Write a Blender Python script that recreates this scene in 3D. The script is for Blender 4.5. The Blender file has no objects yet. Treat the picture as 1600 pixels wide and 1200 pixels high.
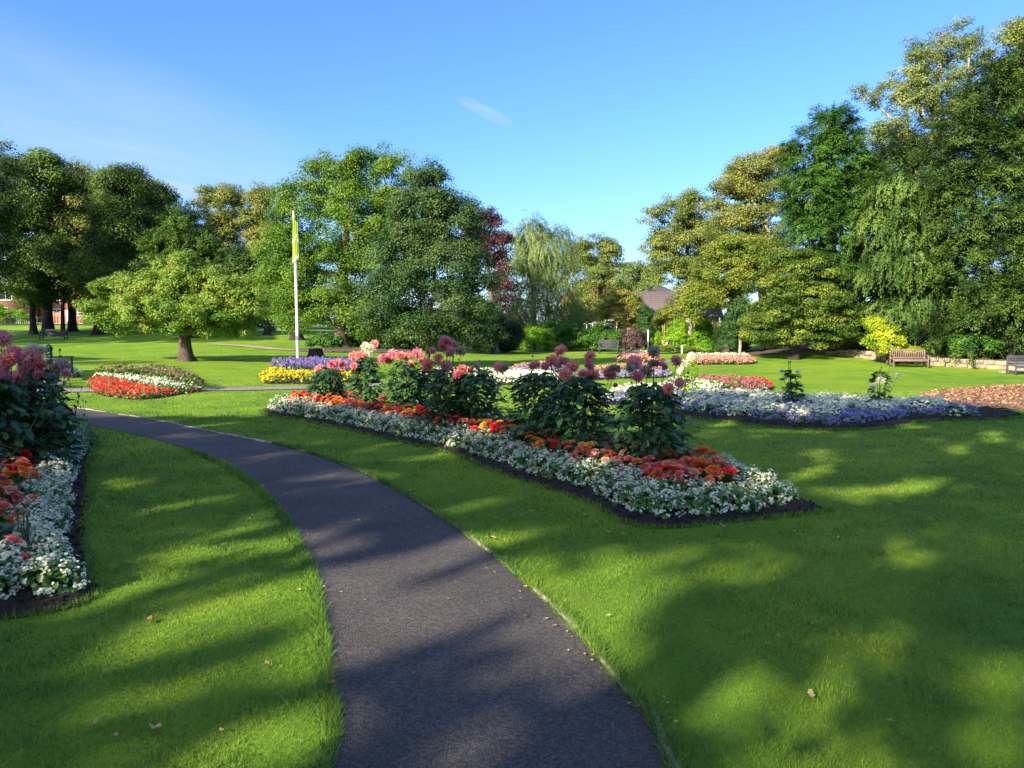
import bpy, math, random
import numpy as np
from mathutils import Vector, noise as mnoise
R = np.random.default_rng(7)
random.seed(7)
C = bpy.context.scene.collection
SC = bpy.context.scene
PI = math.pi

# ------------------------------------------------------------------ camera, sky, sun
F = 1130.0; CX, CY = 800.0, 600.0; HOR = 505.0; CAMZ = 1.6
PITCH = math.atan((CY - HOR) / F)
cam = bpy.data.cameras.new('camera'); co = bpy.data.objects.new('camera', cam); C.objects.link(co)
cam.sensor_width = 36; cam.lens = 36 * F / 1600; cam.clip_end = 3000; cam.clip_start = 0.05
co.location = (0, 0, CAMZ); co.rotation_euler = (PI/2 - PITCH, 0, 0); SC.camera = co

SUN_EL = math.radians(27); SUN_AZ = math.radians(42)     # light travels towards (sin, cos) of SUN_AZ, downwards
LD = np.array([math.sin(SUN_AZ), math.cos(SUN_AZ)])
w = bpy.data.worlds.new('World'); SC.world = w; w.use_nodes = True
nt = w.node_tree; nt.nodes.clear()
def N(nt, t, **k):
    n = nt.nodes.new(t)
    for a, b in k.items(): setattr(n, a, b)
    return n
sky = N(nt, 'ShaderNodeTexSky', sky_type='NISHITA', sun_disc=False)
sky.sun_elevation = SUN_EL; sky.sun_rotation = math.atan2(-LD[0], -LD[1]); sky.altitude = 100
sky.air_density = 1.3; sky.dust_density = 0.4; sky.ozone_density = 3.0
bg = N(nt, 'ShaderNodeBackground'); bg.inputs[1].default_value = 0.12
wo = N(nt, 'ShaderNodeOutputWorld')
tc = N(nt, 'ShaderNodeTexCoord')
# thin cirrus, a function of the direction looked in
def vmath(op, a=None, b=None):
    n = N(nt, 'ShaderNodeVectorMath', operation=op)
    if a is not None: nt.links.new(a, n.inputs[0]) if not isinstance(a, tuple) else setattr(n.inputs[0], 'default_value', a)
    if b is not None: nt.links.new(b, n.inputs[1]) if not isinstance(b, tuple) else setattr(n.inputs[1], 'default_value', b)
    return n
def mathn(op, a, b=0.0, clamp=False):
    n = N(nt, 'ShaderNodeMath', operation=op, use_clamp=clamp)
    for i, v in enumerate((a, b)):
        if isinstance(v, (int, float)): n.inputs[i].default_value = v
        else: nt.links.new(v, n.inputs[i])
    return n.outputs[0]
def pixdir(px, py):
    u = (px - CX) / F; v = -(py - CY) / F
    d = np.array([u, math.cos(PITCH) + v*math.sin(PITCH), -math.sin(PITCH) + v*math.cos(PITCH)])
    return d / np.linalg.norm(d)
def wisp(p0, p1, wid, amp, nscale):
    a, b = pixdir(*p0), pixdir(*p1); m = (a+b)/2; m /= np.linalg.norm(m)
    t = b - a; L = np.linalg.norm(t); t /= L; s = np.cross(m, t)
    d1 = vmath('DOT_PRODUCT', tc.outputs['Generated'], tuple(t)).outputs['Value']
    d2 = vmath('DOT_PRODUCT', tc.outputs['Generated'], tuple(s)).outputs['Value']
    u = mathn('DIVIDE', mathn('SUBTRACT', d1, float(m @ t)), L/2)
    v = mathn('DIVIDE', d2, wid)
    r2 = mathn('ADD', mathn('MULTIPLY', u, u), mathn('MULTIPLY', v, v))
    cmb = N(nt, 'ShaderNodeCombineXYZ'); nt.links.new(u, cmb.inputs[0]); nt.links.new(v, cmb.inputs[1])
    nz = N(nt, 'ShaderNodeTexNoise'); nz.inputs['Scale'].default_value = nscale; nz.inputs['Detail'].default_value = 5
    nt.links.new(cmb.outputs[0], nz.inputs['Vector'])
    e = mathn('SUBTRACT', 1.0, r2, True)
    e = mathn('MULTIPLY', e, mathn('MULTIPLY', mathn('SUBTRACT', nz.outputs['Fac'], 0.2, True), amp))
    f = mathn('GREATER_THAN', vmath('DOT_PRODUCT', tc.outputs['Generated'], tuple(m)).outputs['Value'], 0.0)
    return mathn('MULTIPLY', e, f)
cl = wisp((705, 148), (808, 198), 0.010, 1.1, 1.6)
cl = mathn('ADD', cl, wisp((-500, -40), (620, 330), 0.085, 0.75, 1.3))
cl = mathn('ADD', cl, wisp((-300, 150), (560, 300), 0.03, 0.5, 2.6))
cl = mathn('ADD', cl, wisp((-420, 120), (480, 330), 0.07, 0.35, 0.8))
cl = mathn('ADD', cl, wisp((960, 270), (1090, 330), 0.012, 0.25, 1.5))
cl = mathn('ADD', cl, wisp((130, 262), (390, 318), 0.010, 1.6, 1.6), True)
mixc = N(nt, 'ShaderNodeMixRGB'); nt.links.new(cl, mixc.inputs[0])
hs = N(nt, 'ShaderNodeHueSaturation'); hs.inputs['Saturation'].default_value = 1.06; hs.inputs['Value'].default_value = 1.0
nt.links.new(sky.outputs[0], hs.inputs['Color'])
tn_ = N(nt, 'ShaderNodeMixRGB', blend_type='MULTIPLY'); tn_.inputs[0].default_value = 1; tn_.inputs[2].default_value = (.40, .57, .94, 1)
nt.links.new(hs.outputs[0], tn_.inputs[1]); nt.links.new(tn_.outputs[0], mixc.inputs[1]); mixc.inputs[2].default_value = (2.0, 2.5, 3.6, 1)
# unseen white brightening added to the sunward sky behind the camera for neutral fill
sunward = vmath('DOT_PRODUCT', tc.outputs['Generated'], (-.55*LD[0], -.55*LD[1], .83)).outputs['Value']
sky_fill = N(nt, 'ShaderNodeMapRange'); sky_fill.interpolation_type = 'SMOOTHSTEP'; nt.links.new(sunward, sky_fill.inputs[0]); sky_fill.inputs[1].default_value = .45; sky_fill.inputs[2].default_value = .95; sky_fill.inputs[3].default_value = 0; sky_fill.inputs[4].default_value = .28
mv = N(nt, 'ShaderNodeMixRGB'); nt.links.new(sky_fill.outputs[0], mv.inputs[0]); nt.links.new(mixc.outputs[0], mv.inputs[1]); mv.inputs[2].default_value = (7.5, 7.2, 6.6, 1)
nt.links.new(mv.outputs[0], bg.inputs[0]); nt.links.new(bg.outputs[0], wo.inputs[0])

sl = bpy.data.lights.new('sun', 'SUN'); sl.energy = 5.0; sl.angle = math.radians(0.45); sl.color = (1, 0.90, 0.74)
so = bpy.data.objects.new('sun', sl); C.objects.link(so)
sd = Vector((LD[0]*math.cos(SUN_EL), LD[1]*math.cos(SUN_EL), -math.sin(SUN_EL)))
so.rotation_euler = sd.to_track_quat('-Z', 'Y').to_euler()
vs = SC.view_settings; vs.view_transform = 'Standard'; vs.look = 'None'; vs.gamma = 1; vs.use_curve_mapping = False
vs.exposure = 1.4
SC.render.engine = 'CYCLES'
SC.cycles.max_bounces = 6; SC.cycles.transparent_max_bounces = 4; SC.cycles.transmission_bounces = 3

# ------------------------------------------------------------------ pixel rays and terrain
def W(px, py, D):
    d = pixdir(px, py); return np.array([0, 0, CAMZ]) + d * (D / d[1])
ctl = [(1420,574,38),(1580,582,37),(1200,566,40),(1320,562,42),(1180,600,23),(1500,620,17.6),
       (870,549,52),(700,548,50),(1050,552,50),(1150,552,50),(960,550,51),(465,577,27),(540,541,46),(430,521,62),(520,546,42),
       (292,564,30),(84,531,65),(75,512,78),(250,513,78),(400,514,78),(200,540,48),(0,507,92),(400,509,92),(1250,546,47),(1340,541,46),(1600,548,46),
       (665,573,32),(100,590,21.5),(800,600,20)]
cp = [W(*c) for c in ctl]
P0 = [(x, y, 0) for x in (-25,-12,0,12,25) for y in (-20,-5,5,12)]
P0 += [(-60,-20,0),(60,-20,0),(60,30,-.3),(-60,20,0.2),(-90,60,.6),(60,60,.3),(0,75,-.2),(-90,110,2),(0,110,.6),(90,110,1.5),(50,80,.6),(-50,110,1.8)]
CP = np.array([list(p) for p in cp] + P0, float)
def _U(r): return np.where(r > 1e-9, r*r*np.log(r + 1e-12), 0)
_K = _U(np.linalg.norm(CP[:, None, :2] - CP[None, :, :2], axis=2)) + np.eye(len(CP)) * 12.0
_P = np.hstack([np.ones((len(CP), 1)), CP[:, :2]])
_A = np.block([[_K, _P], [_P.T, np.zeros((3, 3))]])
_s = np.linalg.solve(_A, np.concatenate([CP[:, 2], np.zeros(3)]))
def H(x, y):
    x = np.asarray(x, float); y = np.asarray(y, float)
    xx = np.clip(x, -100, 100); yy = np.clip(y, -30, 125); sh = xx.shape; xx = xx.ravel(); yy = yy.ravel()
    r = np.sqrt((xx[:, None] - CP[None, :, 0])**2 + (yy[:, None] - CP[None, :, 1])**2)
    h = _U(r) @ _s[:len(CP)] + _s[-3] + _s[-2]*xx + _s[-1]*yy
    t = np.clip((np.hypot(xx*0.7, yy) - 12) / 8, 0, 1); t = t*t*(3 - 2*t); t = np.where(yy < 0, 0, t)
    return (h * t).reshape(sh)
def Hs(x, y): return float(H([x], [y])[0])
def G(px, py):
    d = pixdir(px, py); o = np.array([0, 0, CAMZ]); t = 1.0
    ts = np.concatenate([np.arange(1, 20, .05), np.arange(20, 120, .2)])
    P = o[None] + d[None]*ts[:, None]; below = np.nonzero(P[:, 2] < H(P[:, 0], P[:, 1]))[0]
    if len(below) == 0: p = P[-1]; return np.array([p[0], p[1]])
    i = below[0]; p = P[i]
    if i: 
        a, b = ts[i-1], ts[i]
        for _ in range(8):
            m = (a+b)/2; q = o + d*m
            if q[2] < Hs(q[0], q[1]): b = m
            else: a = m
        p = o + d*b
    return np.array([p[0], p[1]])
def Gp(pts): return np.array([G(*p) for p in pts])

# ------------------------------------------------------------------ mesh helpers
def mk(name, parts, mats, smooth=False):
    """parts: list of (verts Nx3, faces MxK, matindex, tint or None)"""
    V = []; loops = []; starts = []; tot = 0; ls = 0; mi = []; tn = []; nv = 0
    for v, f, m, t in parts:
        v = np.asarray(v, np.float32).reshape(-1, 3); f = np.asarray(f, np.int64)
        if len(f) == 0: continue
        V.append(v); loops.append((f + nv).ravel()); k = f.shape[1]
        starts.append(ls + np.arange(len(f))*k); ls += f.size; nv += len(v)
        mi.append(np.full(len(f), m)); tn.append(np.full(len(f), .5) if t is None else np.broadcast_to(t, (len(f),)))
    V = np.concatenate(V); loops = np.concatenate(loops); starts = np.concatenate(starts); mi = np.concatenate(mi); tn = np.concatenate(tn)
    me = bpy.data.meshes.new(name)
    me.vertices.add(len(V)); me.vertices.foreach_set('co', V.ravel())
    me.loops.add(len(loops)); me.loops.foreach_set('vertex_index', loops.astype(np.int32))
    me.polygons.add(len(starts)); me.polygons.foreach_set('loop_start', starts.astype(np.int32))
    me.polygons.foreach_set('material_index', mi.astype(np.int32))
    if smooth: me.polygons.foreach_set('use_smooth', np.ones(len(starts), bool))
    a = me.attributes.new('tint', 'FLOAT', 'FACE'); a.data.foreach_set('value', tn.astype(np.float32))
    for m in mats: me.materials.append(m)
    me.update(calc_edges=True)
    return me
def ob(name, me, parent=None, loc=None, rotz=0, **props):
    o = bpy.data.objects.new(name, me); C.objects.link(o)
    if parent is not None: o.parent = parent
    if loc is not None: o.location = loc
    o.rotation_euler[2] = rotz
    for k, v in props.items(): o[k] = v
    return o
def empty(name, loc, label, category, group=None, rotz=0):
    o = ob(name, None, None, loc, rotz, label=label, category=category)
    if group: o['group'] = group
    return o
def nrm(v): return v / np.maximum(np.linalg.norm(v, axis=-1, keepdims=True), 1e-9)
def box(x0, x1, y0, y1, z0, z1):
    v = np.array([[x, y, z] for z in (z0, z1) for y in (y0, y1) for x in (x0, x1)])
    f = np.array([[0,2,3,1],[4,5,7,6],[0,1,5,4],[2,6,7,3],[0,4,6,2],[1,3,7,5]])
    return v, f
def obox(c, sx, sy, sz, rx=0, rz=0):
    v, f = box(-sx/2, sx/2, -sy/2, sy/2, -sz/2, sz/2)
    if rx: 
        a, b = math.cos(rx), math.sin(rx); v = np.stack([v[:, 0], v[:, 1]*a - v[:, 2]*b, v[:, 1]*b + v[:, 2]*a], 1)
    if rz:
        a, b = math.cos(rz), math.sin(rz); v = np.stack([v[:, 0]*a - v[:, 1]*b, v[:, 0]*b + v[:, 1]*a, v[:, 2]], 1)
    return v + np.array(c), f
def bev(vf, w=0.006):
    """box with chamfered edges through bmesh"""
    import bmesh
    bm = bmesh.new(); vs_ = [bm.verts.new(p) for p in vf[0]]
    for f in vf[1]: bm.faces.new([vs_[i] for i in f])
    bmesh.ops.recalc_face_normals(bm, faces=bm.faces)
    bmesh.ops.bevel(bm, geom=bm.edges[:], offset=w, segments=1, affect='EDGES')
    bm.verts.ensure_lookup_table(); bm.verts.index_update()
    V = np.array([v.co[:] for v in bm.verts]); out = {}
    for f in bm.faces: out.setdefault(len(f.verts), []).append([v.index for v in f.verts])
    bm.free(); return V, out
def bevparts(vf, m=0, w=0.006, t=None):
    V, out = bev(vf, w); return [(V, np.array(f), m, t) for f in out.values()]
def tube(pts, rad, ns=6, m=0, t=None, cap=True):
    pts = np.asarray(pts, float); rad = np.broadcast_to(np.asarray(rad, float), (len(pts),))
    T = np.gradient(pts, axis=0); T = nrm(T)
    ref = np.array([0, 0, 1.]) if abs(T[0, 2]) < .9 else np.array([1., 0, 0])
    A = nrm(np.cross(T, ref)); B = np.cross(T, A); an = np.arange(ns)*2*PI/ns
    V = pts[:, None] + rad[:, None, None]*(A[:, None]*np.cos(an)[None, :, None] + B[:, None]*np.sin(an)[None, :, None])
    n = len(pts); i = np.arange(n-1)[:, None]*ns; j = np.arange(ns)[None]; k = (j+1) % ns
    f = np.stack([i+j, i+k, i+ns+k, i+ns+j], -1).reshape(-1, 4)
    V = V.reshape(-1, 3); out = [(V, f, m, t)]
    if cap: out.append((V[-ns:], np.arange(ns)[None], m, t)); out.append((V[:ns], np.arange(ns)[None, ::-1], m, t))
    return out
def segs(a, b, ra, rb, ns=5):
    """many tapered segments at once"""
    a = np.asarray(a); b = np.asarray(b); T = nrm(b - a); ref = np.where(np.abs(T[:, 2:3]) < .9, [[0, 0, 1.]], [[1., 0, 0]])
    A = nrm(np.cross(T, ref)); B = np.cross(T, A); an = np.arange(ns)*2*PI/ns
    rg = A[:, None]*np.cos(an)[None, :, None] + B[:, None]*np.sin(an)[None, :, None]
    V = np.concatenate([a[:, None] + rg*np.asarray(ra)[:, None, None], b[:, None] + rg*np.asarray(rb)[:, None, None]], 1).reshape(-1, 3)
    n = len(a); i = np.arange(n)[:, None]*2*ns; j = np.arange(ns)[None]; k = (j+1) % ns
    return V, np.stack([i+j, i+k, i+ns+k, i+ns+j], -1).reshape(-1, 4)
def rhombs(c, nor, ax, L, Wd, fold=0.0):
    """leaf quads: centre, normal, long axis, length, width"""
    nor = nrm(nor); ax = nrm(ax - nor*np.sum(ax*nor, 1, keepdims=True)); sd_ = np.cross(nor, ax)
    L = np.broadcast_to(np.asarray(L, float), (len(c),))[:, None]; Wd = np.broadcast_to(np.asarray(Wd, float), (len(c),))[:, None]
    V = np.stack([c - ax*L/2, c + sd_*Wd/2 + ax*L*.03 + nor*fold*Wd, c + ax*L/2 - nor*fold*L*.6, c - sd_*Wd/2 + ax*L*.03 + nor*fold*Wd], 1).reshape(-1, 3)
    return V, np.arange(len(c)*4).reshape(-1, 4)
def rdir(n): return nrm(R.normal(size=(n, 3)))

# ------------------------------------------------------------------ materials
def mat(name):
    m = bpy.data.materials.new(name); m.use_nodes = True; t = m.node_tree
    p = t.nodes['Principled BSDF']; p.inputs['Specular IOR Level'].default_value = 0.3
    return m, t, p
def ramp(t, cols, src=None):
    r = N(t, 'ShaderNodeValToRGB'); e = r.color_ramp.elements
    while len(e) < len(cols): e.new(0.5)
    for i, c in enumerate(cols):
        e[i].position = i/(len(cols)-1) if len(c) == 3 else c[3]; e[i].color = (*c[:3], 1)
    if src is not None: t.links.new(src, r.inputs[0])
    return r
def coords(t): return N(t, 'ShaderNodeTexCoord').outputs['Object']
def geo(t): return N(t, 'ShaderNodeNewGeometry').outputs['Position']
def noise(t, vec, scale, detail=4, rough=.55):
    n = N(t, 'ShaderNodeTexNoise'); n.inputs['Scale'].default_value = scale; n.inputs['Detail'].default_value = detail
    n.inputs['Roughness'].default_value = rough; t.links.new(vec, n.inputs['Vector']); return n.outputs['Fac']
def mix(t, fac, a, b, mode='MIX'):
    n = N(t, 'ShaderNodeMixRGB', blend_type=mode)
    for i, v in enumerate((fac, a, b)):
        if isinstance(v, float): n.inputs[i].default_value = v
        elif isinstance(v, tuple): n.inputs[i].default_value = (*v, 1)
        else: t.links.new(v, n.inputs[i])
    return n.outputs[0]
def mrange(t, src, a, b, c, d):
    n = N(t, 'ShaderNodeMapRange'); t.links.new(src, n.inputs[0])
    for i, v in enumerate((a, b, c, d)): n.inputs[i+1].default_value = v
    return n.outputs[0]
def bump(t, p, h, st=.3, dist=.02):
    b = N(t, 'ShaderNodeBump'); b.inputs['Strength'].default_value = st; b.inputs['Distance'].default_value = dist
    t.links.new(h, b.inputs['Height']); t.links.new(b.outputs[0], p.inputs['Normal'])
def leafmat(name, cols, trans=.3, rough=.5, var=.35, spec=.2, up=0.0, nsc=.7):
    m, t, p = mat(name)
    at = N(t, 'ShaderNodeAttribute', attribute_name='tint')
    nz = noise(t, geo(t), nsc, 3)
    s = N(t, 'ShaderNodeMath', operation='ADD'); t.links.new(at.outputs['Fac'], s.inputs[0])
    t.links.new(mrange(t, nz, .3, .7, -var, var), s.inputs[1]); s.use_clamp = True
    r = ramp(t, cols, s.outputs[0]).outputs[0]
    t.links.new(r, p.inputs['Base Color']); p.inputs['Roughness'].default_value = rough; p.inputs['Specular IOR Level'].default_value = spec
    tr = N(t, 'ShaderNodeBsdfTranslucent'); t.links.new(r, tr.inputs[0])
    if up:
        g = N(t, 'ShaderNodeNewGeometry'); v = N(t, 'ShaderNodeMix', data_type='VECTOR'); v.inputs[0].default_value = up
        t.links.new(g.outputs['Normal'], v.inputs[4]); v.inputs[5].default_value = (0, 0, 1)
        nn = N(t, 'ShaderNodeVectorMath', operation='NORMALIZE'); t.links.new(v.outputs[1], nn.inputs[0])
        t.links.new(nn.outputs[0], p.inputs['Normal'])
    x = N(t, 'ShaderNodeMixShader'); x.inputs[0].default_value = trans
    t.links.new(p.outputs[0], x.inputs[1]); t.links.new(tr.outputs[0], x.inputs[2])
    t.links.new(x.outputs[0], t.nodes['Material Output'].inputs[0])
    return m
def plain(name, c, rough=.6, var=.25, sc=20, spec=.3, bmp=0.0, metal=0.0):
    m, t, p = mat(name); o = coords(t); nz = noise(t, o, sc, 5)
    c2 = tuple(x*(1-var) for x in c); c3 = tuple(min(1, x*(1+var)) for x in c)
    t.links.new(ramp(t, [c2, c3], mrange(t, nz, .3, .7, 0, 1)).outputs[0], p.inputs['Base Color'])
    p.inputs['Roughness'].default_value = rough; p.inputs['Specular IOR Level'].default_value = spec; p.inputs['Metallic'].default_value = metal
    if bmp: bump(t, p, nz, bmp, .01)
    return m
def barkmat(name, c1, c2):
    m, t, p = mat(name); mp = N(t, 'ShaderNodeMapping'); mp.inputs['Scale'].default_value = (6, 6, 1.2); t.links.new(coords(t), mp.inputs[0])
    nz = noise(t, mp.outputs[0], 2.5, 7, .65)
    t.links.new(ramp(t, [c1, c2], mrange(t, nz, .35, .65, 0, 1)).outputs[0], p.inputs['Base Color']); p.inputs['Roughness'].default_value = .9
    bump(t, p, nz, .8, .05); return m

# lawn: mown turf with worn, mossy and yellower patches
def lawnmat():
    m, t, p = mat('lawn_turf'); g = geo(t)
    big = noise(t, g, .12, 4); mid = noise(t, g, .9, 5, .6); fine = noise(t, g, 40, 4, .7); vf = noise(t, g, 220, 2, .7)
    base = ramp(t, [(.078,.190,.018), (.150,.285,.022), (.235,.350,.026)], mrange(t, mid, .3, .7, 0, 1)).outputs[0]
    base = mix(t, mrange(t, big, .4, .65, 0, .5), base, (.29,.38,.032))
    base = mix(t, .5, base, ramp(t, [(.4,.4,.4), (1.3,1.3,1.2)], mrange(t, fine, .25, .75, 0, 1)).outputs[0], 'MULTIPLY')
    base = mix(t, mrange(t, noise(t, g, .35, 6, .7), .58, .70, 0, .45), base, (.17,.155,.05))
    t.links.new(base, p.inputs['Base Color']); p.inputs['Roughness'].default_value = .85; p.inputs['Specular IOR Level'].default_value = .1
    s = N(t, 'ShaderNodeMath', operation='ADD'); t.links.new(fine, s.inputs[0]); t.links.new(vf, s.inputs[1]); bump(t, p, s.outputs[0], .7, .03)
    return m
M_LAWN = lawnmat()
def grassmat():
    m, t, p = mat('grass_blade'); g = geo(t)
    at = N(t, 'ShaderNodeAttribute', attribute_name='tint')
    mid = noise(t, g, .9, 5, .6); big = noise(t, g, .12, 4)
    base = ramp(t, [(.066,.185,.020), (.140,.290,.025), (.250,.380,.030)], mrange(t, mid, .3, .7, 0, 1)).outputs[0]
    base = mix(t, mrange(t, big, .4, .65, 0, .5), base, (.31,.41,.036))
    base = mix(t, 1.0, base, ramp(t, [(.25,.32,.35), (1,1,1), (1.9,1.6,1.9)], at.outputs['Fac']).outputs[0], 'MULTIPLY')
    base = mix(t, mrange(t, noise(t, g, .35, 6, .7), .58, .70, 0, .40), base, (.20,.17,.06))
    n = N(t, 'ShaderNodeNewGeometry'); v = N(t, 'ShaderNodeMix', data_type='VECTOR'); v.inputs[0].default_value = .6
    t.links.new(n.outputs['Normal'], v.inputs[4]); v.inputs[5].default_value = (0, 0, 1)
    nn = N(t, 'ShaderNodeVectorMath', operation='NORMALIZE'); t.links.new(v.outputs[1], nn.inputs[0]); t.links.new(nn.outputs[0], p.inputs['Normal'])
    t.links.new(base, p.inputs['Base Color']); p.inputs['Roughness'].default_value = .55; p.inputs['Specular IOR Level'].default_value = .25
    tr = N(t, 'ShaderNodeBsdfTranslucent'); t.links.new(base, tr.inputs[0]); t.links.new(nn.outputs[0], tr.inputs['Normal'])
    x = N(t, 'ShaderNodeMixShader'); x.inputs[0].default_value = .25
    t.links.new(p.outputs[0], x.inputs[1]); t.links.new(tr.outputs[0], x.inputs[2]); t.links.new(x.outputs[0], t.nodes['Material Output'].inputs[0])
    return m
M_GRASS = grassmat()
def asphalt(name, dark, light, sc=260):
    m, t, p = mat(name); g = geo(t); f = noise(t, g, sc*.5, 3, .85); v = N(t, 'ShaderNodeTexVoronoi'); v.inputs['Scale'].default_value = sc*.55; t.links.new(g, v.inputs['Vector'])
    big = noise(t, g, 1.3, 5)
    c = ramp(t, [dark, tuple((a+b)/2 for a, b in zip(dark, light)), light], mrange(t, f, .25, .75, 0, 1)).outputs[0]
    c = mix(t, .8, c, ramp(t, [(.4,.4,.4), (1.9,1.9,1.9)], mrange(t, noise(t, g, sc*.22, 3, .8), .35, .65, 0, 1)).outputs[0], 'MULTIPLY')
    c = mix(t, .6, c, ramp(t, [(.35,.35,.35), (1.5,1.5,1.5)], mrange(t, v.outputs['Distance'], 0, .8, 1, 0)).outputs[0], 'MULTIPLY')
    c = mix(t, .55, c, ramp(t, [(.6,.6,.6), (1.4,1.4,1.4)], mrange(t, big, .3, .7, 0, 1)).outputs[0], 'MULTIPLY')
    c = mix(t, mrange(t, noise(t, g, 2.2, 6, .7), .52, .72, 0, .35), c, (.115,.095,.070))
    # sparse pale stones
    v2 = N(t, 'ShaderNodeTexVoronoi'); v2.inputs['Scale'].default_value = 48; t.links.new(g, v2.inputs['Vector'])
    c = mix(t, mrange(t, v2.outputs['Distance'], .07, .10, .7, 0), c, (.32,.29,.25))
    t.links.new(c, p.inputs['Base Color']); p.inputs['Roughness'].default_value = .75
    s = N(t, 'ShaderNodeMath', operation='SUBTRACT'); t.links.new(f, s.inputs[0]); t.links.new(v.outputs['Distance'], s.inputs[1])
    bump(t, p, s.outputs[0], 1.0, .012); return m
M_PATH = asphalt('path_asphalt', (.026,.023,.022), (.185,.158,.135))
M_PATH2 = asphalt('far_path_asphalt', (.16,.14,.12), (.34,.30,.26), 60)
M_EDGE = plain('path_edging', (.30,.26,.20), .9, .5, 14, bmp=.4)
def soilmat():
    m, t, p = mat('soil'); g = geo(t); f = noise(t, g, 30, 8, .75)
    t.links.new(ramp(t, [(.010,.007,.006), (.035,.024,.018), (.085,.060,.045)], mrange(t, f, .3, .75, 0, 1)).outputs[0], p.inputs['Base Color'])
    p.inputs['Roughness'].default_value = .95; bump(t, p, f, 1, .05); return m
M_SOIL = soilmat()
def chipmat():
    m, t, p = mat('wood_chips'); at = N(t, 'ShaderNodeAttribute', attribute_name='tint')
    t.links.new(ramp(t, [(.10,.04,.02), (.30,.15,.07), (.50,.31,.17)], at.outputs['Fac']).outputs[0], p.inputs['Base Color']); p.inputs['Roughness'].default_value = .85; return m
M_CHIP = chipmat()
M_CHIPB = plain('bark_mulch_base', (.22,.13,.08), .95, .5, 9, bmp=.6)

# ------------------------------------------------------------------ polygons
def inpoly(x, y, poly):
    x = np.asarray(x); y = np.asarray(y); c = np.zeros(x.shape, bool); n = len(poly)
    for i in range(n):
        x1, y1 = poly[i]; x2, y2 = poly[(i+1) % n]
        if y1 == y2: continue
        c ^= ((y1 > y) != (y2 > y)) & (x < (x2-x1)*(y-y1)/(y2-y1) + x1)
    return c
def pdist(x, y, poly, closed=True):
    d = np.full(np.shape(x), 1e9); n = len(poly)
    for i in range(n if closed else n-1):
        a = np.asarray(poly[i]); b = np.asarray(poly[(i+1) % n]); ab = b-a; L = max(ab @ ab, 1e-9)
        t = np.clip(((x-a[0])*ab[0] + (y-a[1])*ab[1])/L, 0, 1)
        d = np.minimum(d, np.hypot(x-a[0]-t*ab[0], y-a[1]-t*ab[1]))
    return d
def smoothline(P, n, closed=False):
    P = np.asarray(P, float)
    if closed: P = np.vstack([P[-1], P, P[0], P[1]])
    else: P = np.vstack([2*P[0]-P[1], P, 2*P[-1]-P[-2]])
    out = []
    for i in range(1, len(P)-2):
        for t in np.linspace(0, 1, n, endpoint=False):
            a, b, c, d = P[i-1], P[i], P[i+1], P[i+2]
            out.append(.5*((2*b) + (c-a)*t + (2*a-5*b+4*c-d)*t*t + (-a+3*b-3*c+d)*t**3))
    if not closed: out.append(P[-2])
    return np.array(out)
# main path
PL = Gp([(515,1500),(515,1200),(513,1060),(504,960),(483,880),(442,805),(398,757),(336,719),(250,689),(160,669),(85,656),(-60,640),(-260,618)])
PR = Gp([(1200,1500),(1045,1200),(958,1060),(862,950),(745,850),(640,778),(560,737),(470,705),(380,685),(300,669),(225,654),(60,631),(-150,611)])
PL[0] = [-.72, .8]; PR[0] = [.35, .8]
PL = np.vstack([[-.9, -4], PL]); PR = np.vstack([[.1, -4], PR])
PLs = smoothline(PL, 10); PRs = smoothline(PR, 10)
PATH = np.vstack([PLs, PRs[::-1]])
# the two foreground beds, the purple and white bed, the mulch circle (ground outlines in metres)
BED = smoothline([(1.02,5.56),(.63,6.45),(-.14,7.62),(-.7,8.7),(-1.6,9.75),(-2.6,10.9),(-3.6,11.9),(-4.45,12.75),(-4.5,13.5),(-3.8,14.3),(-2.7,14.1),(-1.3,12.7),(0.1,11.1),(1.3,9.4),(2.1,7.8),(2.66,6.3),(2.62,6.02),(1.9,5.75)], 4, True)
LBED = smoothline([(-2.46,3.98),(-2.76,4.6),(-3.14,5.2),(-3.58,5.95),(-3.98,6.7),(-4.76,8.0),(-5.75,9.9),(-6.5,10.6),(-7.6,10.7),(-8.3,9.4),(-7.4,7.0),(-6.4,5.2),(-5.2,3.9),(-3.5,3.6)], 4, True)
PBED = smoothline([(1.9,14.0),(3.0,12.2),(3.5,11.5),(4.4,10.75),(5.3,10.75),(6.2,11.2),(6.7,11.7),(8.3,12.0),(8.9,12.6),(8.5,13.5),(6.6,14.3),(4.2,15.6),(2.4,15.6)], 4, True)
MULCH = smoothline(Gp([(1440,618),(1490,611),(1600,604),(1760,604),(1800,640),(1620,641),(1500,634),(1445,626)]), 4, True)

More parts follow.
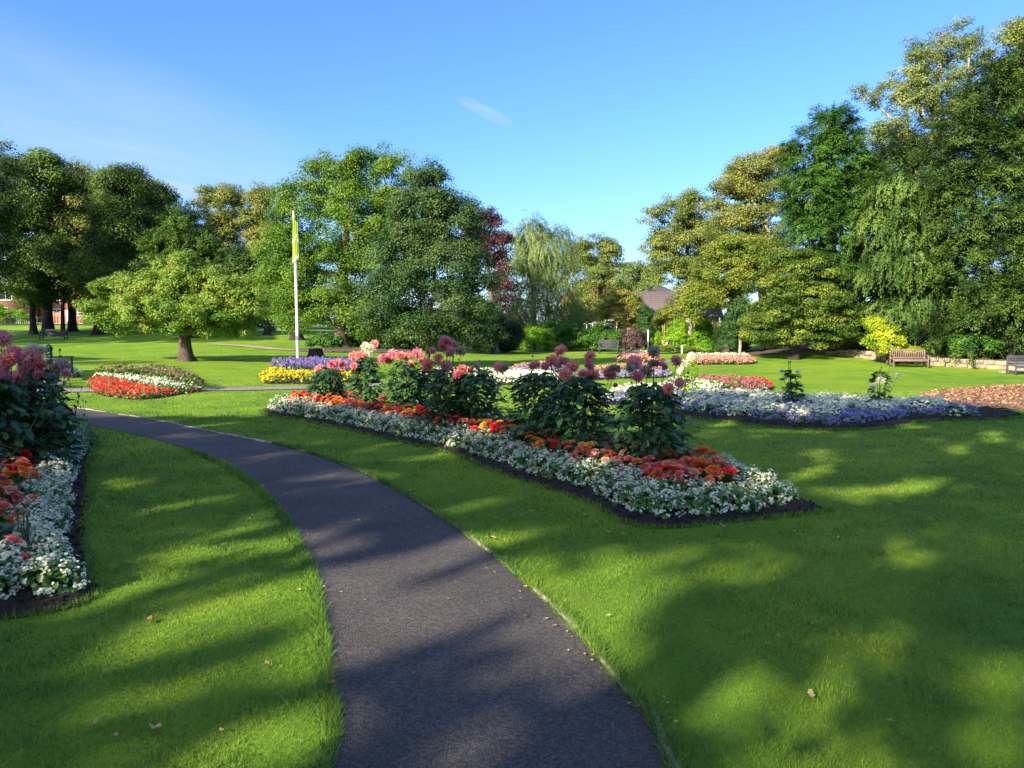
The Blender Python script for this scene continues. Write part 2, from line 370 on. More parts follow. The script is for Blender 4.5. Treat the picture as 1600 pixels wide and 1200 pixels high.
# ------------------------------------------------------------------ ground
def axis(lo, hi, fine_lo, fine_hi, step):
    a = list(np.arange(fine_lo, fine_hi+1e-6, step)); s = step; x = fine_hi
    while x < hi: s *= 1.12; x += s; a.append(x)
    s = step; x = fine_lo
    while x > lo: s *= 1.12; x -= s; a.insert(0, x)
    return np.array(a)
gx = axis(-1500, 1500, -60, 60, 1.0); gy = axis(-400, 2500, -4, 100, 1.0)
X, Y = np.meshgrid(gx, gy); Z = H(X, Y)
nx, ny = len(gx), len(gy)
i = np.arange(ny-1)[:, None]*nx + np.arange(nx-1)[None]
gf = np.stack([i, i+1, i+nx+1, i+nx], -1).reshape(-1, 4)
ob('lawn', mk('lawn', [(np.stack([X, Y, Z], -1).reshape(-1, 3), gf, 0, None)], [M_LAWN], True), kind='structure')
def ribbon(name, L, Rr, m, dz, kind='structure', **k):
    n = len(L); V = []
    K = 5
    for j in range(K):
        q = L + (Rr-L)*j/(K-1); V.append(np.column_stack([q, H(q[:, 0], q[:, 1]) + dz]))
    V = np.concatenate(V); i = np.arange(n-1)
    f = np.concatenate([np.stack([j*n+i, (j+1)*n+i, (j+1)*n+i+1, j*n+i+1], 1) for j in range(K-1)])
    return ob(name, mk(name, [(V, f, 0, None)], [m], True), kind=kind)
ribbon('path', PLs, PRs, M_PATH, .008)
def band(C_, wd):
    t = nrm(np.gradient(C_, axis=0)); n = np.column_stack([-t[:, 1], t[:, 0]]); return C_ + n*wd/2, C_ - n*wd/2
far1 = smoothline(Gp([(-200,612),(60,611),(200,610),(400,608),(520,605),(640,599),(760,592),(880,584),(960,574),(1040,565),(1110,560),(1170,559)]), 8)
a_, b_ = band(far1, .95); ribbon('path', a_, b_, M_PATH2, .02)
far2 = smoothline(Gp([(330,538),(385,541),(420,545),(470,548)]), 6); a_, b_ = band(far2, .9); ribbon('path', a_, b_, plain('earth_track', (.34,.25,.17), .9, .3, 3), .03)
def edging(L, side, i0, i1, name):
    """narrow worn concrete edging, built as short blocks with gaps and tilt"""
    t = nrm(np.gradient(L, axis=0)); n = np.column_stack([-t[:, 1], t[:, 0]])*side
    parts = []; seg = L[i0:i1]; nn = n[i0:i1]; tt = t[i0:i1]
    d = np.concatenate([[0], np.cumsum(np.linalg.norm(np.diff(seg, axis=0), axis=1))]); s = 0
    while s < d[-1]-.1:
        ln = R.uniform(.22, .5)
        if R.random() < .9:
            c = [np.interp(s+ln/2, d, seg[:, k]) for k in (0, 1)]; nv = [np.interp(s, d, nn[:, k]) for k in (0, 1)]; tv = [np.interp(s+ln/2, d, tt[:, k]) for k in (0, 1)]
            wd = R.uniform(.018, .04); off = wd/2 + R.uniform(-.006, .006)
            x, y = c[0]+nv[0]*off, c[1]+nv[1]*off
            parts += bevparts(obox((x, y, Hs(x, y) + R.uniform(-.012, .0)), ln*.97, wd, .05, 0, math.atan2(tv[1], tv[0])), 0, .005)
        s += ln
    ob(name, mk(name, parts, [M_EDGE]), kind='structure')
edging(PRs, -1, 8, 118, 'path_edge')

def mound(name, poly, m, h=.05, lumps=.02, parent=None, step=.12, **k):
    """a sheet over the polygon, raised toward its middle and lumpy"""
    lo = poly.min(0); hi = poly.max(0); xs = np.arange(lo[0], hi[0], step); ys = np.arange(lo[1], hi[1], step)
    XX, YY = np.meshgrid(xs, ys); x = XX.ravel(); y = YY.ravel()
    ins = inpoly(x, y, poly); d = pdist(x, y, poly)
    keep = ins | (d < step*.75)
    # pull outside points onto the outline
    Q = np.column_stack([x, y])
    out = (~ins) & keep
    if out.any():
        pts = Q[out]; best = np.full(len(pts), 1e9); bp = pts.copy()
        for i in range(len(poly)):
            a = poly[i]; b = poly[(i+1) % len(poly)]; ab = b-a; L = max(ab @ ab, 1e-9)
            t = np.clip(((pts-a) @ ab)/L, 0, 1); pr = a + t[:, None]*ab; dd = np.linalg.norm(pts-pr, axis=1)
            u = dd < best; best[u] = dd[u]; bp[u] = pr[u]
        Q[out] = bp; d = np.where(out, 0, d)
    z = H(Q[:, 0], Q[:, 1]) + .004 + h*np.clip(d/.35, 0, 1)**.7 + lumps*R.random(len(Q))*np.clip(d/.1, 0, 1)
    if not parent: pass
    idx = np.full(x.shape, -1); idx[keep] = np.arange(keep.sum()); I = idx.reshape(XX.shape)
    f = np.stack([I[:-1, :-1], I[:-1, 1:], I[1:, 1:], I[1:, :-1]], -1).reshape(-1, 4); f = f[(f >= 0).all(1)]
    V = np.column_stack([Q, z])[keep]
    return V, f

# ------------------------------------------------------------------ where the sun gets through (ground map in metres)
def px2seg(lst): return [(G(a, b), G(c, d), w_, s) for a, b, c, d, w_, s in lst]
LIGHT = px2seg([  # light streaks in the shaded foreground
 (290,870,475,840,.14,1),(150,935,260,900,.15,1),(240,985,505,900,.17,1),(130,1045,505,945,.10,.9),(200,1100,505,1015,.12,.8),(330,1200,505,1140,.14,1),
 (0,1195,120,1100,.12,.5),(490,872,560,846,.13,.97),(510,930,760,846,.20,1),(520,975,790,888,.14,1),(515,1030,840,905,.17,1),(560,1010,800,930,.14,1),(640,1060,860,965,.07,.8),(820,985,900,960,.08,.8),
 (765,838,880,822,.10,.95),(790,895,850,868,.10,.9),(870,955,980,880,.14,1.0),(875,1010,1010,915,.16,1),(920,1060,990,985,.12,.97),(960,890,1070,865,.10,.95),(1080,860,1180,848,.12,.8),(980,930,1130,895,.12,.8),
 (1090,1085,1160,1070,.12,.98),(1130,1115,1200,1085,.09,.8),(1250,983,1310,968,.09,.98),(1290,770,1460,762,.14,.95),(1340,785,1420,790,.14,.6),(1440,725,1600,700,.10,.6),(1280,720,1320,718,.09,.95),(1370,705,1400,703,.09,.9),(1480,705,1560,680,.13,.85),(1160,672,1290,676,.10,.95),
 (1430,925,1540,905,.16,.6),(1500,960,1570,940,.12,.45),(1560,800,1600,790,.14,.5),(1400,875,1500,858,.12,.4),(1270,850,1370,838,.14,.4),(1300,1190,1380,1165,.12,.35),(1560,1180,1600,1165,.12,.5),
 (560,1190,720,1140,.12,.45),(780,1150,900,1040,.16,.5),(900,1195,960,1150,.1,.4),(1460,760,1600,740,.25,.45),(1100,690,1250,700,.25,.35),(700,715,830,760,.12,.4),(1330,830,1480,820,.3,.35),(120,1160,300,1060,.2,.35)])
LIGHT += [(np.array([3.0, 9.5]), np.array([1.7, 11.4]), .13, .55), (np.array([2.4, 9.9]), np.array([1.2, 11.9]), .08, .5), (np.array([-2.6, 8.4]), np.array([-1.9, 9.2]), .1, .5)]
DARK = [(Gp([(1380,601),(1420,597),(1440,588),(1480,578),(1700,575),(1800,612),(1470,612),(1440,606)]), 1.0),
        (Gp([(-500,516),(430,516),(430,545),(380,543),(300,536),(150,536),(-500,540)]), 1.0),
        (Gp([(-600,556),(60,556),(190,561),(290,563),(200,570),(-600,578)]), .95),
        (Gp([(-600,583),(80,580),(310,575),(380,577),(180,590),(-600,602)]), .85),
        (Gp([(-600,545),(0,545),(110,547),(150,549),(60,551),(-600,553)]), .8),
        (Gp([(-600,600),(0,600),(130,596),(130,606),(-600,612)]), .8),
        (Gp([(330,585),(560,578),(640,580),(420,589)]), .6),(Gp([(280,594),(430,590),(420,594),(290,598)]), .6)]
_VN = R.random((64, 64))
def vnoise(u, v):
    iu = np.floor(u).astype(int); iv = np.floor(v).astype(int); fu = u-iu; fv = v-iv; fu = fu*fu*(3-2*fu); fv = fv*fv*(3-2*fv); g_ = lambda a, b: _VN[a % 64, b % 64]
    return (g_(iu, iv)*(1-fu)+g_(iu+1, iv)*fu)*(1-fv) + (g_(iu, iv+1)*(1-fu)+g_(iu+1, iv+1)*fu)*fv
def shade(x, y):
    x = np.asarray(x); y = np.asarray(y)
    wob = .5*np.sin(x*1.3) + .35*np.sin(x*3.1+1) + .2*np.sin(x*7.3)
    e = np.interp(x, [-20, -9, 2.5, 3.6, 9, 10, 20], [13.2, 12.6, 12.5, 15.2, 15.0, 12.6, 12.4]) + wob*.5
    k = np.clip((e - y)/.5, 0, 1)
    nz = .5 + .25*(np.sin(x*1.9+y*1.1)+np.sin(x*.8-y*2.3+2))
    al = x*LD[0]+y*LD[1]; ac = x*LD[1]-y*LD[0]; dn = .6*vnoise(al/.9, ac/.30) + .4*vnoise(al/.45+9, ac/.2+5) + .12*(vnoise(x/3.0, y/3.0)-.5)
    k = k*(1 - .92*np.clip((dn-.60)/.06, 0, 1))
    for a, b, wd, s in LIGHT:
        wd = wd*1.25
        ab = b-a; L = max(ab @ ab, 1e-9); t = np.clip(((x-a[0])*ab[0]+(y-a[1])*ab[1])/L, 0, 1)
        d = np.hypot(x-a[0]-t*ab[0], y-a[1]-t*ab[1])
        k = k*(1 - s*np.clip(1.7 - d/wd, 0, 1))
    for P, s in DARK: k = np.maximum(k, s*inpoly(x, y, P))
    return k
def carve(c, power=1.0):
    back = (c[:, 2]-0.0)/math.tan(SUN_EL)
    g = c[:, :2] + LD[None]*back[:, None]
    zz = H(g[:, 0], g[:, 1]); g = c[:, :2] + LD[None]*((c[:, 2]-zz)/math.tan(SUN_EL))[:, None]
    return R.random(len(c)) < shade(g[:, 0], g[:, 1])**power

# ------------------------------------------------------------------ trees
BK = {'brown': barkmat('bark_brown', (.035,.024,.016), (.14,.10,.07)), 'grey': barkmat('bark_grey', (.06,.055,.045), (.24,.21,.17)),
      'pale': barkmat('bark_pale', (.14,.12,.10), (.46,.40,.33)), 'birch': barkmat('bark_birch', (.10,.09,.08), (.62,.60,.55)), 'dark': barkmat('bark_dark', (.014,.011,.009), (.06,.045,.035))}
LM = {
 'cherry': leafmat('cherry_leaf', [(.09,.19,.02), (.15,.28,.03), (.26,.37,.05), (.34,.34,.06)], .35, var=.25),
 'lime': leafmat('lime_leaf', [(.055,.13,.014), (.12,.23,.022), (.22,.32,.035)], .35),
 'oak': leafmat('oak_leaf', [(.022,.062,.016), (.050,.105,.026), (.11,.17,.045)], .25, .45),
 'ash': leafmat('ash_leaf', [(.025,.060,.012), (.075,.135,.022), (.19,.26,.04)], .25, var=.5, nsc=.35),
 'autumn': leafmat('autumn_leaf', [(.09,.14,.025), (.21,.25,.05), (.34,.30,.07)], .3),
 'orange': leafmat('orange_leaf', [(.14,.20,.03), (.30,.32,.05), (.46,.30,.07)], .3),
 'beech': leafmat('copper_leaf', [(.035,.018,.020), (.11,.035,.042), (.22,.08,.07)], .25),
 'birch': leafmat('birch_leaf', [(.10,.16,.04), (.21,.28,.07), (.32,.38,.12)], .35),
 'syc': leafmat('sycamore_leaf', [(.085,.14,.028), (.19,.24,.05), (.33,.33,.08)], .3),
 'golden': leafmat('golden_leaf', [(.07,.13,.018), (.19,.25,.03), (.40,.39,.06)], .35),
 'tier': leafmat('tier_leaf', [(.022,.060,.010), (.085,.150,.018), (.28,.32,.04)], .25),
 'ley': leafmat('cypress_leaf', [(.018,.055,.008), (.045,.12,.014), (.10,.21,.025)], .15, .6),
 'pine': leafmat('pine_leaf', [(.03,.07,.010), (.075,.15,.016), (.14,.24,.03)], .15, .6),
 'yew': leafmat('yew_leaf', [(.012,.030,.008), (.038,.085,.015), (.13,.205,.03)], .2, .55),
 'weep': leafmat('weeping_leaf', [(.018,.045,.010), (.060,.125,.020), (.16,.24,.04)], .2, .55),
 'gold': leafmat('gold_shrub_leaf', [(.12,.24,.02), (.36,.45,.02), (.60,.60,.04)], .35),
 'limeshrub': leafmat('lime_shrub_leaf', [(.09,.24,.015), (.20,.40,.02), (.34,.50,.03)], .35),
 'shrub': leafmat('shrub_leaf', [(.022,.080,.012), (.06,.16,.018), (.13,.25,.03)], .25, .45),
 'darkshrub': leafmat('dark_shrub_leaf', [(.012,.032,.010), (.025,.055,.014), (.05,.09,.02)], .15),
 'purple': leafmat('purple_shrub_leaf', [(.040,.026,.026), (.10,.060,.056), (.18,.12,.10)], .2),
 'spruce': leafmat('spruce_leaf', [(.10,.15,.06), (.20,.25,.10), (.32,.35,.18)], .15),
 'hedge': leafmat('hedge_leaf', [(.018,.060,.014), (.040,.105,.022), (.08,.16,.03)], .2),
}
def crown_clumps(lobes, n, shell=.8, flat=.9):
    L = np.array(lobes, float); vol = L[:, 3]*L[:, 4]*L[:, 5]; ar = (L[:, 3]*L[:, 5]); pr = ar/ar.sum()
    k = R.choice(len(L), n, p=pr); d = rdir(n); d[:, 2] = np.where((d[:, 2] < -.35) & (R.random(n) < .6), -d[:, 2], d[:, 2])
    r = np.where(R.random(n) < shell, R.uniform(.72, 1.0, n), R.uniform(.15, .75, n))
    c = L[k, :3] + d*r[:, None]*L[k, 3:6]
    wv = np.sin(c[:, 0]*1.7+c[:, 2]*1.1+k)*np.sin(c[:, 2]*1.5-c[:, 0]*.7+c[:, 1]); sh = R.random(n) < .10; c = L[k, :3] + (c-L[k, :3])*(1+.15*wv[:, None]+R.normal(0, .07, (n, 1)) + (sh*R.uniform(.05, .22, n))[:, None])
    out = nrm(d/ L[k, 3:6])
    # drop clumps buried deep inside another lobe
    q = np.zeros(n, bool)
    for j in range(len(L)):
        e = (((c - L[j, :3])/L[j, 3:6])**2).sum(1)
        q |= (e < .3) & (k != j)
    keep = ~(q & (R.random(n) < .7))
    return c[keep], out[keep]
def skeleton(base, top, cl, r0, bend=.05):
    """grow limbs from the trunk to every clump; returns nodes, parents, radii"""
    nt_ = 9; T = np.linspace(0, 1, nt_)[:, None]; wob = R.normal(0, bend, (nt_, 3))*(T*(1-T)*4); wob[:, 2] = 0
    nodes = list(base + (top-base)*T + wob*np.linalg.norm(top-base)*.25); par = [-1] + list(range(nt_-1))
    ax = (top-base); order = np.argsort(np.linalg.norm((cl - (base + ax*.55)), axis=1))
    leafn = []
    for ii in order:
        c = cl[ii]; P = np.array(nodes); d = c - P; dist = np.linalg.norm(d, axis=1)
        cost = dist + 0.9*np.maximum(0, P[:, 2] - c[2] + .25*dist) + np.where(P[:, 2] < base[2] + ax[2]*.22, 1e3, 0)
        j = int(np.argmin(cost)); L = dist[j]; k = max(1, int(L/(.9 + .1*r0*10)))
        k = min(k, 5); p0 = P[j]; prev = j; sag = R.normal(0, .06, 3)*L + np.array([0, 0, .08*L])
        for s in range(1, k+1):
            t = s/k; q = p0 + d[j]*t + sag*(4*t*(1-t)) + (R.normal(0, .025, 3)*L if s < k else 0)
            nodes.append(q); par.append(prev); prev = len(nodes)-1
        leafn.append(prev)
    nodes = np.array(nodes); par = np.array(par); wgt = np.zeros(len(nodes)); wgt[leafn] = 1
    for j in range(len(nodes)-1, 0, -1): wgt[par[j]] += wgt[j]
    rad = .85*r0*(np.maximum(wgt, .4)/max(wgt[0], 1))**.58; tm = np.arange(nt_); 
    rad[:nt_] = np.maximum(rad[:nt_], r0*np.linspace(1, .10, nt_)); 
    return nodes, par, rad
def leaves(c, out, rc, nl, ls, style, var=.16, asp=.62):
    """leaf quads around clump centres"""
    n = len(c); rcs = rc*R.uniform(.65, 1.45, n); cnt = np.maximum(3, (1.7*nl*(rcs/rc)**2).astype(int)); k = np.repeat(np.arange(n), cnt); m = len(k)
    ct = R.normal(0, var, n)
    if style in ('broad', 'tier', 'sparse'):
        fl = {'broad': .62, 'tier': .42, 'sparse': .55}[style]
        d = rdir(m); r = R.random(m)**.42
        o = d*r[:, None]*rcs[k][:, None]*np.array([1, 1, fl]); p = c[k] + o
        nor = nrm(d*.55 + out[k]*.35 + np.array([0, 0, .55]) + R.normal(0, .42, (m, 3))); ax = rdir(m)*.8 + d*.5 + np.array([0, 0, -.25])
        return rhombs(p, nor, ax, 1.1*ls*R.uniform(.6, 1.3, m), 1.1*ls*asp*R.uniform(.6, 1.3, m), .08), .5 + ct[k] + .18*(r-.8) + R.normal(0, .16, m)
    if style == 'conifer':     # flat sprays reaching outward, tips lifted
        hx = out.copy(); hx[:, 2] = hx[:, 2]*.4 + .1; hx = nrm(hx + R.normal(0, .3, hx.shape)); sp = 8
        fan = R.integers(0, sp, m); fd = nrm(R.normal(size=(n, sp, 3))*.5 + hx[:, None])[k, fan]
        t = R.random(m)**.8; p = c[k] + fd*(t*rcs[k]*1.3)[:, None] + R.normal(0, .10, (m, 3))*rcs[k][:, None]; p[:, 2] -= t*t*rcs[k]*.25
        ax = nrm(fd + R.normal(0, .35, (m, 3))); nor = nrm(np.array([0, 0, 1.]) + out[k]*.6 + R.normal(0, .4, (m, 3)))
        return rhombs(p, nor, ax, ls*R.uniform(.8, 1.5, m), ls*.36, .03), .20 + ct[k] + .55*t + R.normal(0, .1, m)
    if style == 'weep':        # sprays that arch out and hang
        hx = out.copy(); hx[:, 2] = 0; hx = nrm(hx + R.normal(0, .4, hx.shape)*np.array([1, 1, 0])); sp = 9
        fan = R.integers(0, sp, m); off = (R.normal(size=(n, sp, 3))*np.array([.45, .45, .3]))[k, fan]
        t = R.random(m); st_ = (.6 + .8*R.random((n, sp)))[k, fan]
        p = c[k] + off*rcs[k][:, None] + hx[k]*(t*rcs[k]*.7)[:, None]; p[:, 2] -= t**1.6*rcs[k]*(.85 if ls > .11 else .95)*st_
        p += R.normal(0, .06, (m, 3))*rcs[k][:, None]
        ax = nrm(hx[k]*(1-t)[:, None]*.8 + np.array([0, 0, -1.])*(.3+t)[:, None] + R.normal(0, .3, (m, 3))); nor = nrm(out[k] + np.array([0, 0, .45]) + R.normal(0, .4, (m, 3)))
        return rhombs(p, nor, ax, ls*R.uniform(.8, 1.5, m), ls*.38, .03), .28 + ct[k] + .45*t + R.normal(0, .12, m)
def tree(name, label, cat, D, base, lobes, leaf, bark='brown', style='broad', n=150, rc=.8, nl=160, ls=.16, r0=.3, top=None, group=None,
         depth=.85, shell=.8, twig=True, carved=False, world=None, flare=1.6, trunk=True, var=.16, minr=.012, base_z=None):
    if world: bp = np.array([world[0], world[1], Hs(world[0], world[1])]); Ls = world[2]
    else:
        s = D/F; q = W(base[0], base[1], D); bp = np.array([q[0], D, Hs(q[0], D)])
        if base_z is not None: bp[2] += base_z
        Ls = []
        for l in lobes:
            cx, cy, rx, ry = l[:4]; dy = l[4] if len(l) > 4 else 0.0; c = W(cx, cy, D + dy); Ls.append((c[0], c[1], c[2], rx*s, rx*s*depth if len(l) < 6 else l[5], ry*s))
    if style == 'broad' and not carved and not world and D > 31 and ls > .08 and cat == 'tree': n = int(n*.78); rc *= 1.1; nl = int(nl*1.1)
    c, out = crown_clumps(Ls, n, shell)
    ok = c[:, 2] > bp[2] + .25; c, out = c[ok], out[ok]
    if carved:
        n0 = len(c)
    zt = max(l[2]+l[5]*.75 for l in Ls); big = max(Ls, key=lambda l: l[3]*l[5])
    tp = np.array([big[0]*.7 + bp[0]*.3, big[1], zt]) if top is None else W(*top, D)
    rt = empty(name, tuple(bp), label, cat, group)
    bo = np.array(bp)
    if carved:   # dense leaf cloud, thinned wherever the photograph's ground is sunlit behind it
        k = np.repeat(np.arange(len(c)), nl); m = len(k); p = c[k] + rdir(m)*(R.random(m)**.5*rc)[:, None]
        keep = carve(p); p = p[keep]; m = len(p)
        if m < 200: bpy.data.objects.remove(rt); return None
        V, f = rhombs(p, rdir(m) + np.array([0, 0, .6]), rdir(m), ls*R.uniform(.7, 1.3, m), ls*.7, .05); tn = R.random(m)
        use = c[carve(c)] if trunk else c
    else:
        (V, f), tn = leaves(c, out, rc, nl, ls, style, var); use = c
        if len(V): V[:, 2] = np.maximum(V[:, 2], bp[2] + .05)
    ob('crown', mk('crown', [(V - bo, f, 0, np.clip(tn, 0, 1))], [LM[leaf]]), rt)
    if trunk:
        if len(use) > 260: use = use[R.choice(len(use), 260, replace=False)]
        if len(use) == 0: use = c[:5]
        nd, pr, rd = skeleton(bp + np.array([0, 0, -.15]), tp, use, r0)
        if carved:
            ok = np.ones(len(nd), bool)
        a = nd[pr[1:]]; b = nd[1:]; ra = np.minimum(rd[pr[1:]], rd[1:]*1.6); ra[:8] = rd[pr[1:9]]; rb = rd[1:]
        sel = np.ones(len(a)-8, bool)
        if carved: sel = carve((a[8:]+b[8:])/2, 2) & carve(a[8:]*.3+b[8:]*.7, 2)
        tv, tf = segs(a[8:][sel], b[8:][sel], np.maximum(ra[8:][sel], minr), np.maximum(rb[8:][sel], minr), 5)
        tr = tube(nd[:9], rd[:9], 10)
        # buttress flare with root lobes at the foot
        h = np.array([-.15, .0, .12, .3, .6, 1.0])*max(1, r0*2.2); fl_ = np.array([flare*1.25, flare, 1+(flare-1)*.6, 1+(flare-1)*.3, 1.08, .97])
        ns = 14; an = np.arange(ns)*2*PI/ns; lob = 1 + .16*np.sin(an*4+R.random()*6)[None]*np.clip(fl_[:, None]-1, 0, 1) + R.normal(0, .03, (6, ns))
        ctr = np.array([np.interp(h_, nd[:9, 2]-bp[2], nd[:9, 0]) for h_ in h]), np.array([np.interp(h_, nd[:9, 2]-bp[2], nd[:9, 1]) for h_ in h])
        rv = np.stack([ctr[0][:, None] + r0*fl_[:, None]*lob*np.cos(an)[None], ctr[1][:, None] + r0*fl_[:, None]*lob*np.sin(an)[None], np.broadcast_to((h+bp[2])[:, None], (6, ns))], -1).reshape(-1, 3)
        i_ = np.arange(5)[:, None]*ns; j_ = np.arange(ns)[None]; k_ = (j_+1) % ns
        rf = np.stack([i_+j_, i_+k_, i_+ns+k_, i_+ns+j_], -1).reshape(-1, 4)
        tk = ob('trunk', mk('trunk', [(v-bo, f_, 0, None) for v, f_, _, _ in tr] + [(rv-bo, rf, 0, None), (tv-bo, tf, 0, None)], [BK[bark]], True), rt)
    return rt
def shrub(name, label, D, base, lobes, leaf, n=60, rc=.35, nl=90, ls=.09, style='broad', cat='shrub', group=None, shell=.9, depth=.9, bark='brown', r0=.05, **k):
    return tree(name, label, cat, D, base, lobes, leaf, bark, style, n, rc, nl, ls, r0, None, group, depth, shell, flare=1.2, **k)

# --- left background
tree('tall_ash_tree', 'dark tall tree cut by the left edge of the photo, leaning in over the house', 'tree', 62, (-30,522), [(-20,300,45,75),(-25,400,50,70),(5,350,22,50),(-60,330,60,90)], 'ash', 'dark', n=330, rc=.9, nl=150, ls=.17, r0=.38)
tree('tall_ash_tree', 'tall tree with a light green top, nearest the house on the left', 'tree', 72, (75,512), [(65,285,44,42),(58,350,42,50),(75,410,50,40),(45,450,45,22)], 'ash', 'dark', n=420, rc=1.0, nl=150, ls=.19, r0=.5)
tree('tall_ash_tree', 'tall tree with a brownish olive top between two greener ones at left', 'tree', 74, (113,512), [(130,300,38,36),(100,335,30,42),(125,370,48,42),(120,430,55,38),(140,465,40,20)], 'autumn', 'dark', n=420, rc=1.0, nl=140, ls=.19, r0=.42, style='broad')
tree('tall_ash_tree', 'dark green tree with bare stems low down, behind the cherry tree at left', 'tree', 70, (152,513), [(190,300,38,40),(185,360,45,48),(165,425,45,45),(200,440,50,45)], 'ash', 'dark', n=440, rc=1.0, nl=150, ls=.18, r0=.42)
tree('tall_ash_tree', 'dark tree whose lower crown closes the gap left of the pine', 'tree', 76, (235,514), [(240,325,40,35),(240,385,50,50),(255,440,60,50),(220,470,40,28)], 'ash', 'dark', n=400, rc=1.0, nl=150, ls=.19, r0=.4)
tree('young_ash_tree', 'slim straight dark trunk standing between the thicker trunks by the road at left', 'tree', 71, (98,513), [(98,430,16,28),(92,395,14,22)], 'ash', 'dark', n=60, rc=.8, nl=120, ls=.18, r0=.2)
tree('young_ash_tree', 'leaning dark trunk nearest the left house fence', 'tree', 70, (52,514), [(48,430,22,30),(40,460,20,18)], 'ash', 'dark', n=70, rc=.8, nl=120, ls=.18, r0=.3)
tree('pine_tree', 'rounded bright green pine behind the top of the cherry tree', 'tree', 58, (292,518), [(283,362,24,28),(272,392,32,26),(310,400,32,26),(290,430,50,30),(290,465,50,30)], 'pine', 'dark', n=420, rc=.75, nl=170, ls=.16, style='conifer', r0=.3)
tree('maple_tree', 'rounded brown and olive tree with a see-through crown behind the pine', 'tree', 76, (350,514), [(345,320,38,32),(350,360,34,34),(365,400,30,34),(350,450,45,40)], 'autumn', 'grey', n=260, rc=.85, nl=120, ls=.17, style='sparse', r0=.34)
tree('maple_tree', 'brown-topped tree just left of the big light green tree', 'tree', 70, (425,520), [(415,318,30,24),(400,350,22,28),(420,385,30,40),(410,440,40,40)], 'autumn', 'grey', n=240, rc=.85, nl=120, ls=.17, style='sparse', r0=.3)
tree('holly_tree', 'low dark tree filling the space under the brown trees beside the flagpole', 'tree', 66, (380,520), [(372,425,28,38),(400,460,32,40),(350,470,40,36)], 'ash', 'dark', n=260, rc=.8, nl=140, ls=.16, r0=.25)
# cherry on the lawn
tree('cherry_tree', 'spreading low cherry tree with yellowing leaves and a thick dark trunk on the sunlit lawn', 'tree', 30, (292,564),
     [(205,508,40,12),(350,514,40,12),(290,508,60,12),(285,440,42,36),(235,465,50,36),(180,470,42,38),(345,460,45,40),(385,480,32,34),(270,485,95,30),(160,495,24,18),(330,492,60,26)], 'cherry', 'brown', n=560, rc=.34, nl=110, ls=.085, r0=.24, top=(280,430), flare=1.7, shell=.85, depth=.8)
# lime behind flagpole
tree('lime_tree', 'broad light green tree behind the flagpole, tallest crown of the middle group', 'tree', 45, (532,543),
     [(520,285,50,45),(590,275,60,42),(550,340,80,60),(470,330,45,48),(450,400,48,50),(500,430,75,60),(440,455,45,40),(520,480,80,40),(600,400,60,80),(640,330,50,50),(470,500,50,22),(560,500,50,26)], 'lime', 'brown', n=1000, rc=.62, nl=110, ls=.115, r0=.42, shell=.85, depth=.6)
tree('lime_tree', 'thick dark trunk under the left side of the light green crown', 'tree', 54, (464,527), [(440,440,40,40),(460,480,50,30)], 'lime', 'dark', n=120, rc=.8, nl=120, ls=.14, r0=.42)
tree('lime_tree', 'slim dark trunk seen left of the flagpole under the trees', 'tree', 60, (418,523), [(412,470,25,25)], 'ash', 'dark', n=60, rc=.8, nl=120, ls=.14, r0=.25)
tree('oak_tree', 'dark green young oak with a slim trunk and downy dark crown right of the lime', 'tree', 32, (665,573),
     [(672,300,32,40),(655,340,48,42),(705,350,44,48),(640,395,50,45),(700,415,62,50),(735,440,44,42),(620,455,50,42),(680,470,70,42),(735,490,42,34),(610,500,45,30),(660,515,60,26),(715,520,45,24),(675,268,12,14)], 'oak', 'brown', n=950, rc=.42, nl=105, ls=.085, r0=.11, shell=.85, depth=.75, flare=1.3)
tree('copper_beech_tree', 'purple-leaved beech showing behind the dark oak', 'tree', 47, (775,546), [(765,350,24,26),(776,400,20,44),(782,465,20,40),(745,380,26,44),(790,375,8,14)], 'beech', 'grey', n=150, rc=.5, nl=60, ls=.12, style='sparse', r0=.22)
tree('silver_birch_tree', 'pale weeping birch with a fine hazy crown in the middle distance', 'tree', 56, (835,550), [(832,368,34,28),(855,395,46,44),(818,415,40,50),(868,445,42,50),(830,475,50,46),(875,490,36,36),(800,500,26,30)], 'birch', 'birch', n=650, rc=.62, nl=130, ls=.10, style='weep', r0=.24, minr=.02)
tree('sycamore_tree', 'round sycamore with gaps in its crown between the birch and the tall right-hand trees', 'tree', 72, (935,546), [(930,392,34,26),(950,400,24,24),(905,420,26,34),(940,440,34,36),(915,470,32,30)], 'syc', 'grey', n=230, rc=.72, nl=110, ls=.15, style='sparse', r0=.3)
tree('sycamore_tree', 'small faint tree in the dip of the skyline above the roofs', 'tree', 88, (995,540), [(990,425,24,20),(985,450,30,24),(1010,440,22,24)], 'birch', 'grey', n=130, rc=.9, nl=90, ls=.18, style='sparse', r0=.25)
tree('maple_tree', 'small orange and gold tree standing in front of the tiled roofs', 'tree', 61, (960,548), [(965,468,24,18),(985,478,24,20),(950,490,26,18),(975,500,28,16)], 'orange', 'brown', n=150, rc=.5, nl=90, ls=.12, style='sparse', r0=.12)
tree('rowan_tree', 'small orange-tinted tree behind the clipped bushes, left of the red roof', 'tree', 58, (905,548), [(908,498,22,18),(895,506,18,14)], 'orange', 'brown', n=90, rc=.45, nl=90, ls=.10, r0=.08)
tree('sycamore_tree', 'tall thin-crowned sycamore at the left end of the right-hand trees', 'tree', 60, (1075,548), [(1050,345,42,36),(1075,320,30,26),(1030,395,32,32),(1080,380,46,42),(1060,430,46,36),(1110,400,30,60),(1095,455,40,30)], 'syc', 'pale', n=420, rc=.68, nl=110, ls=.13, style='sparse', r0=.34, shell=.75)
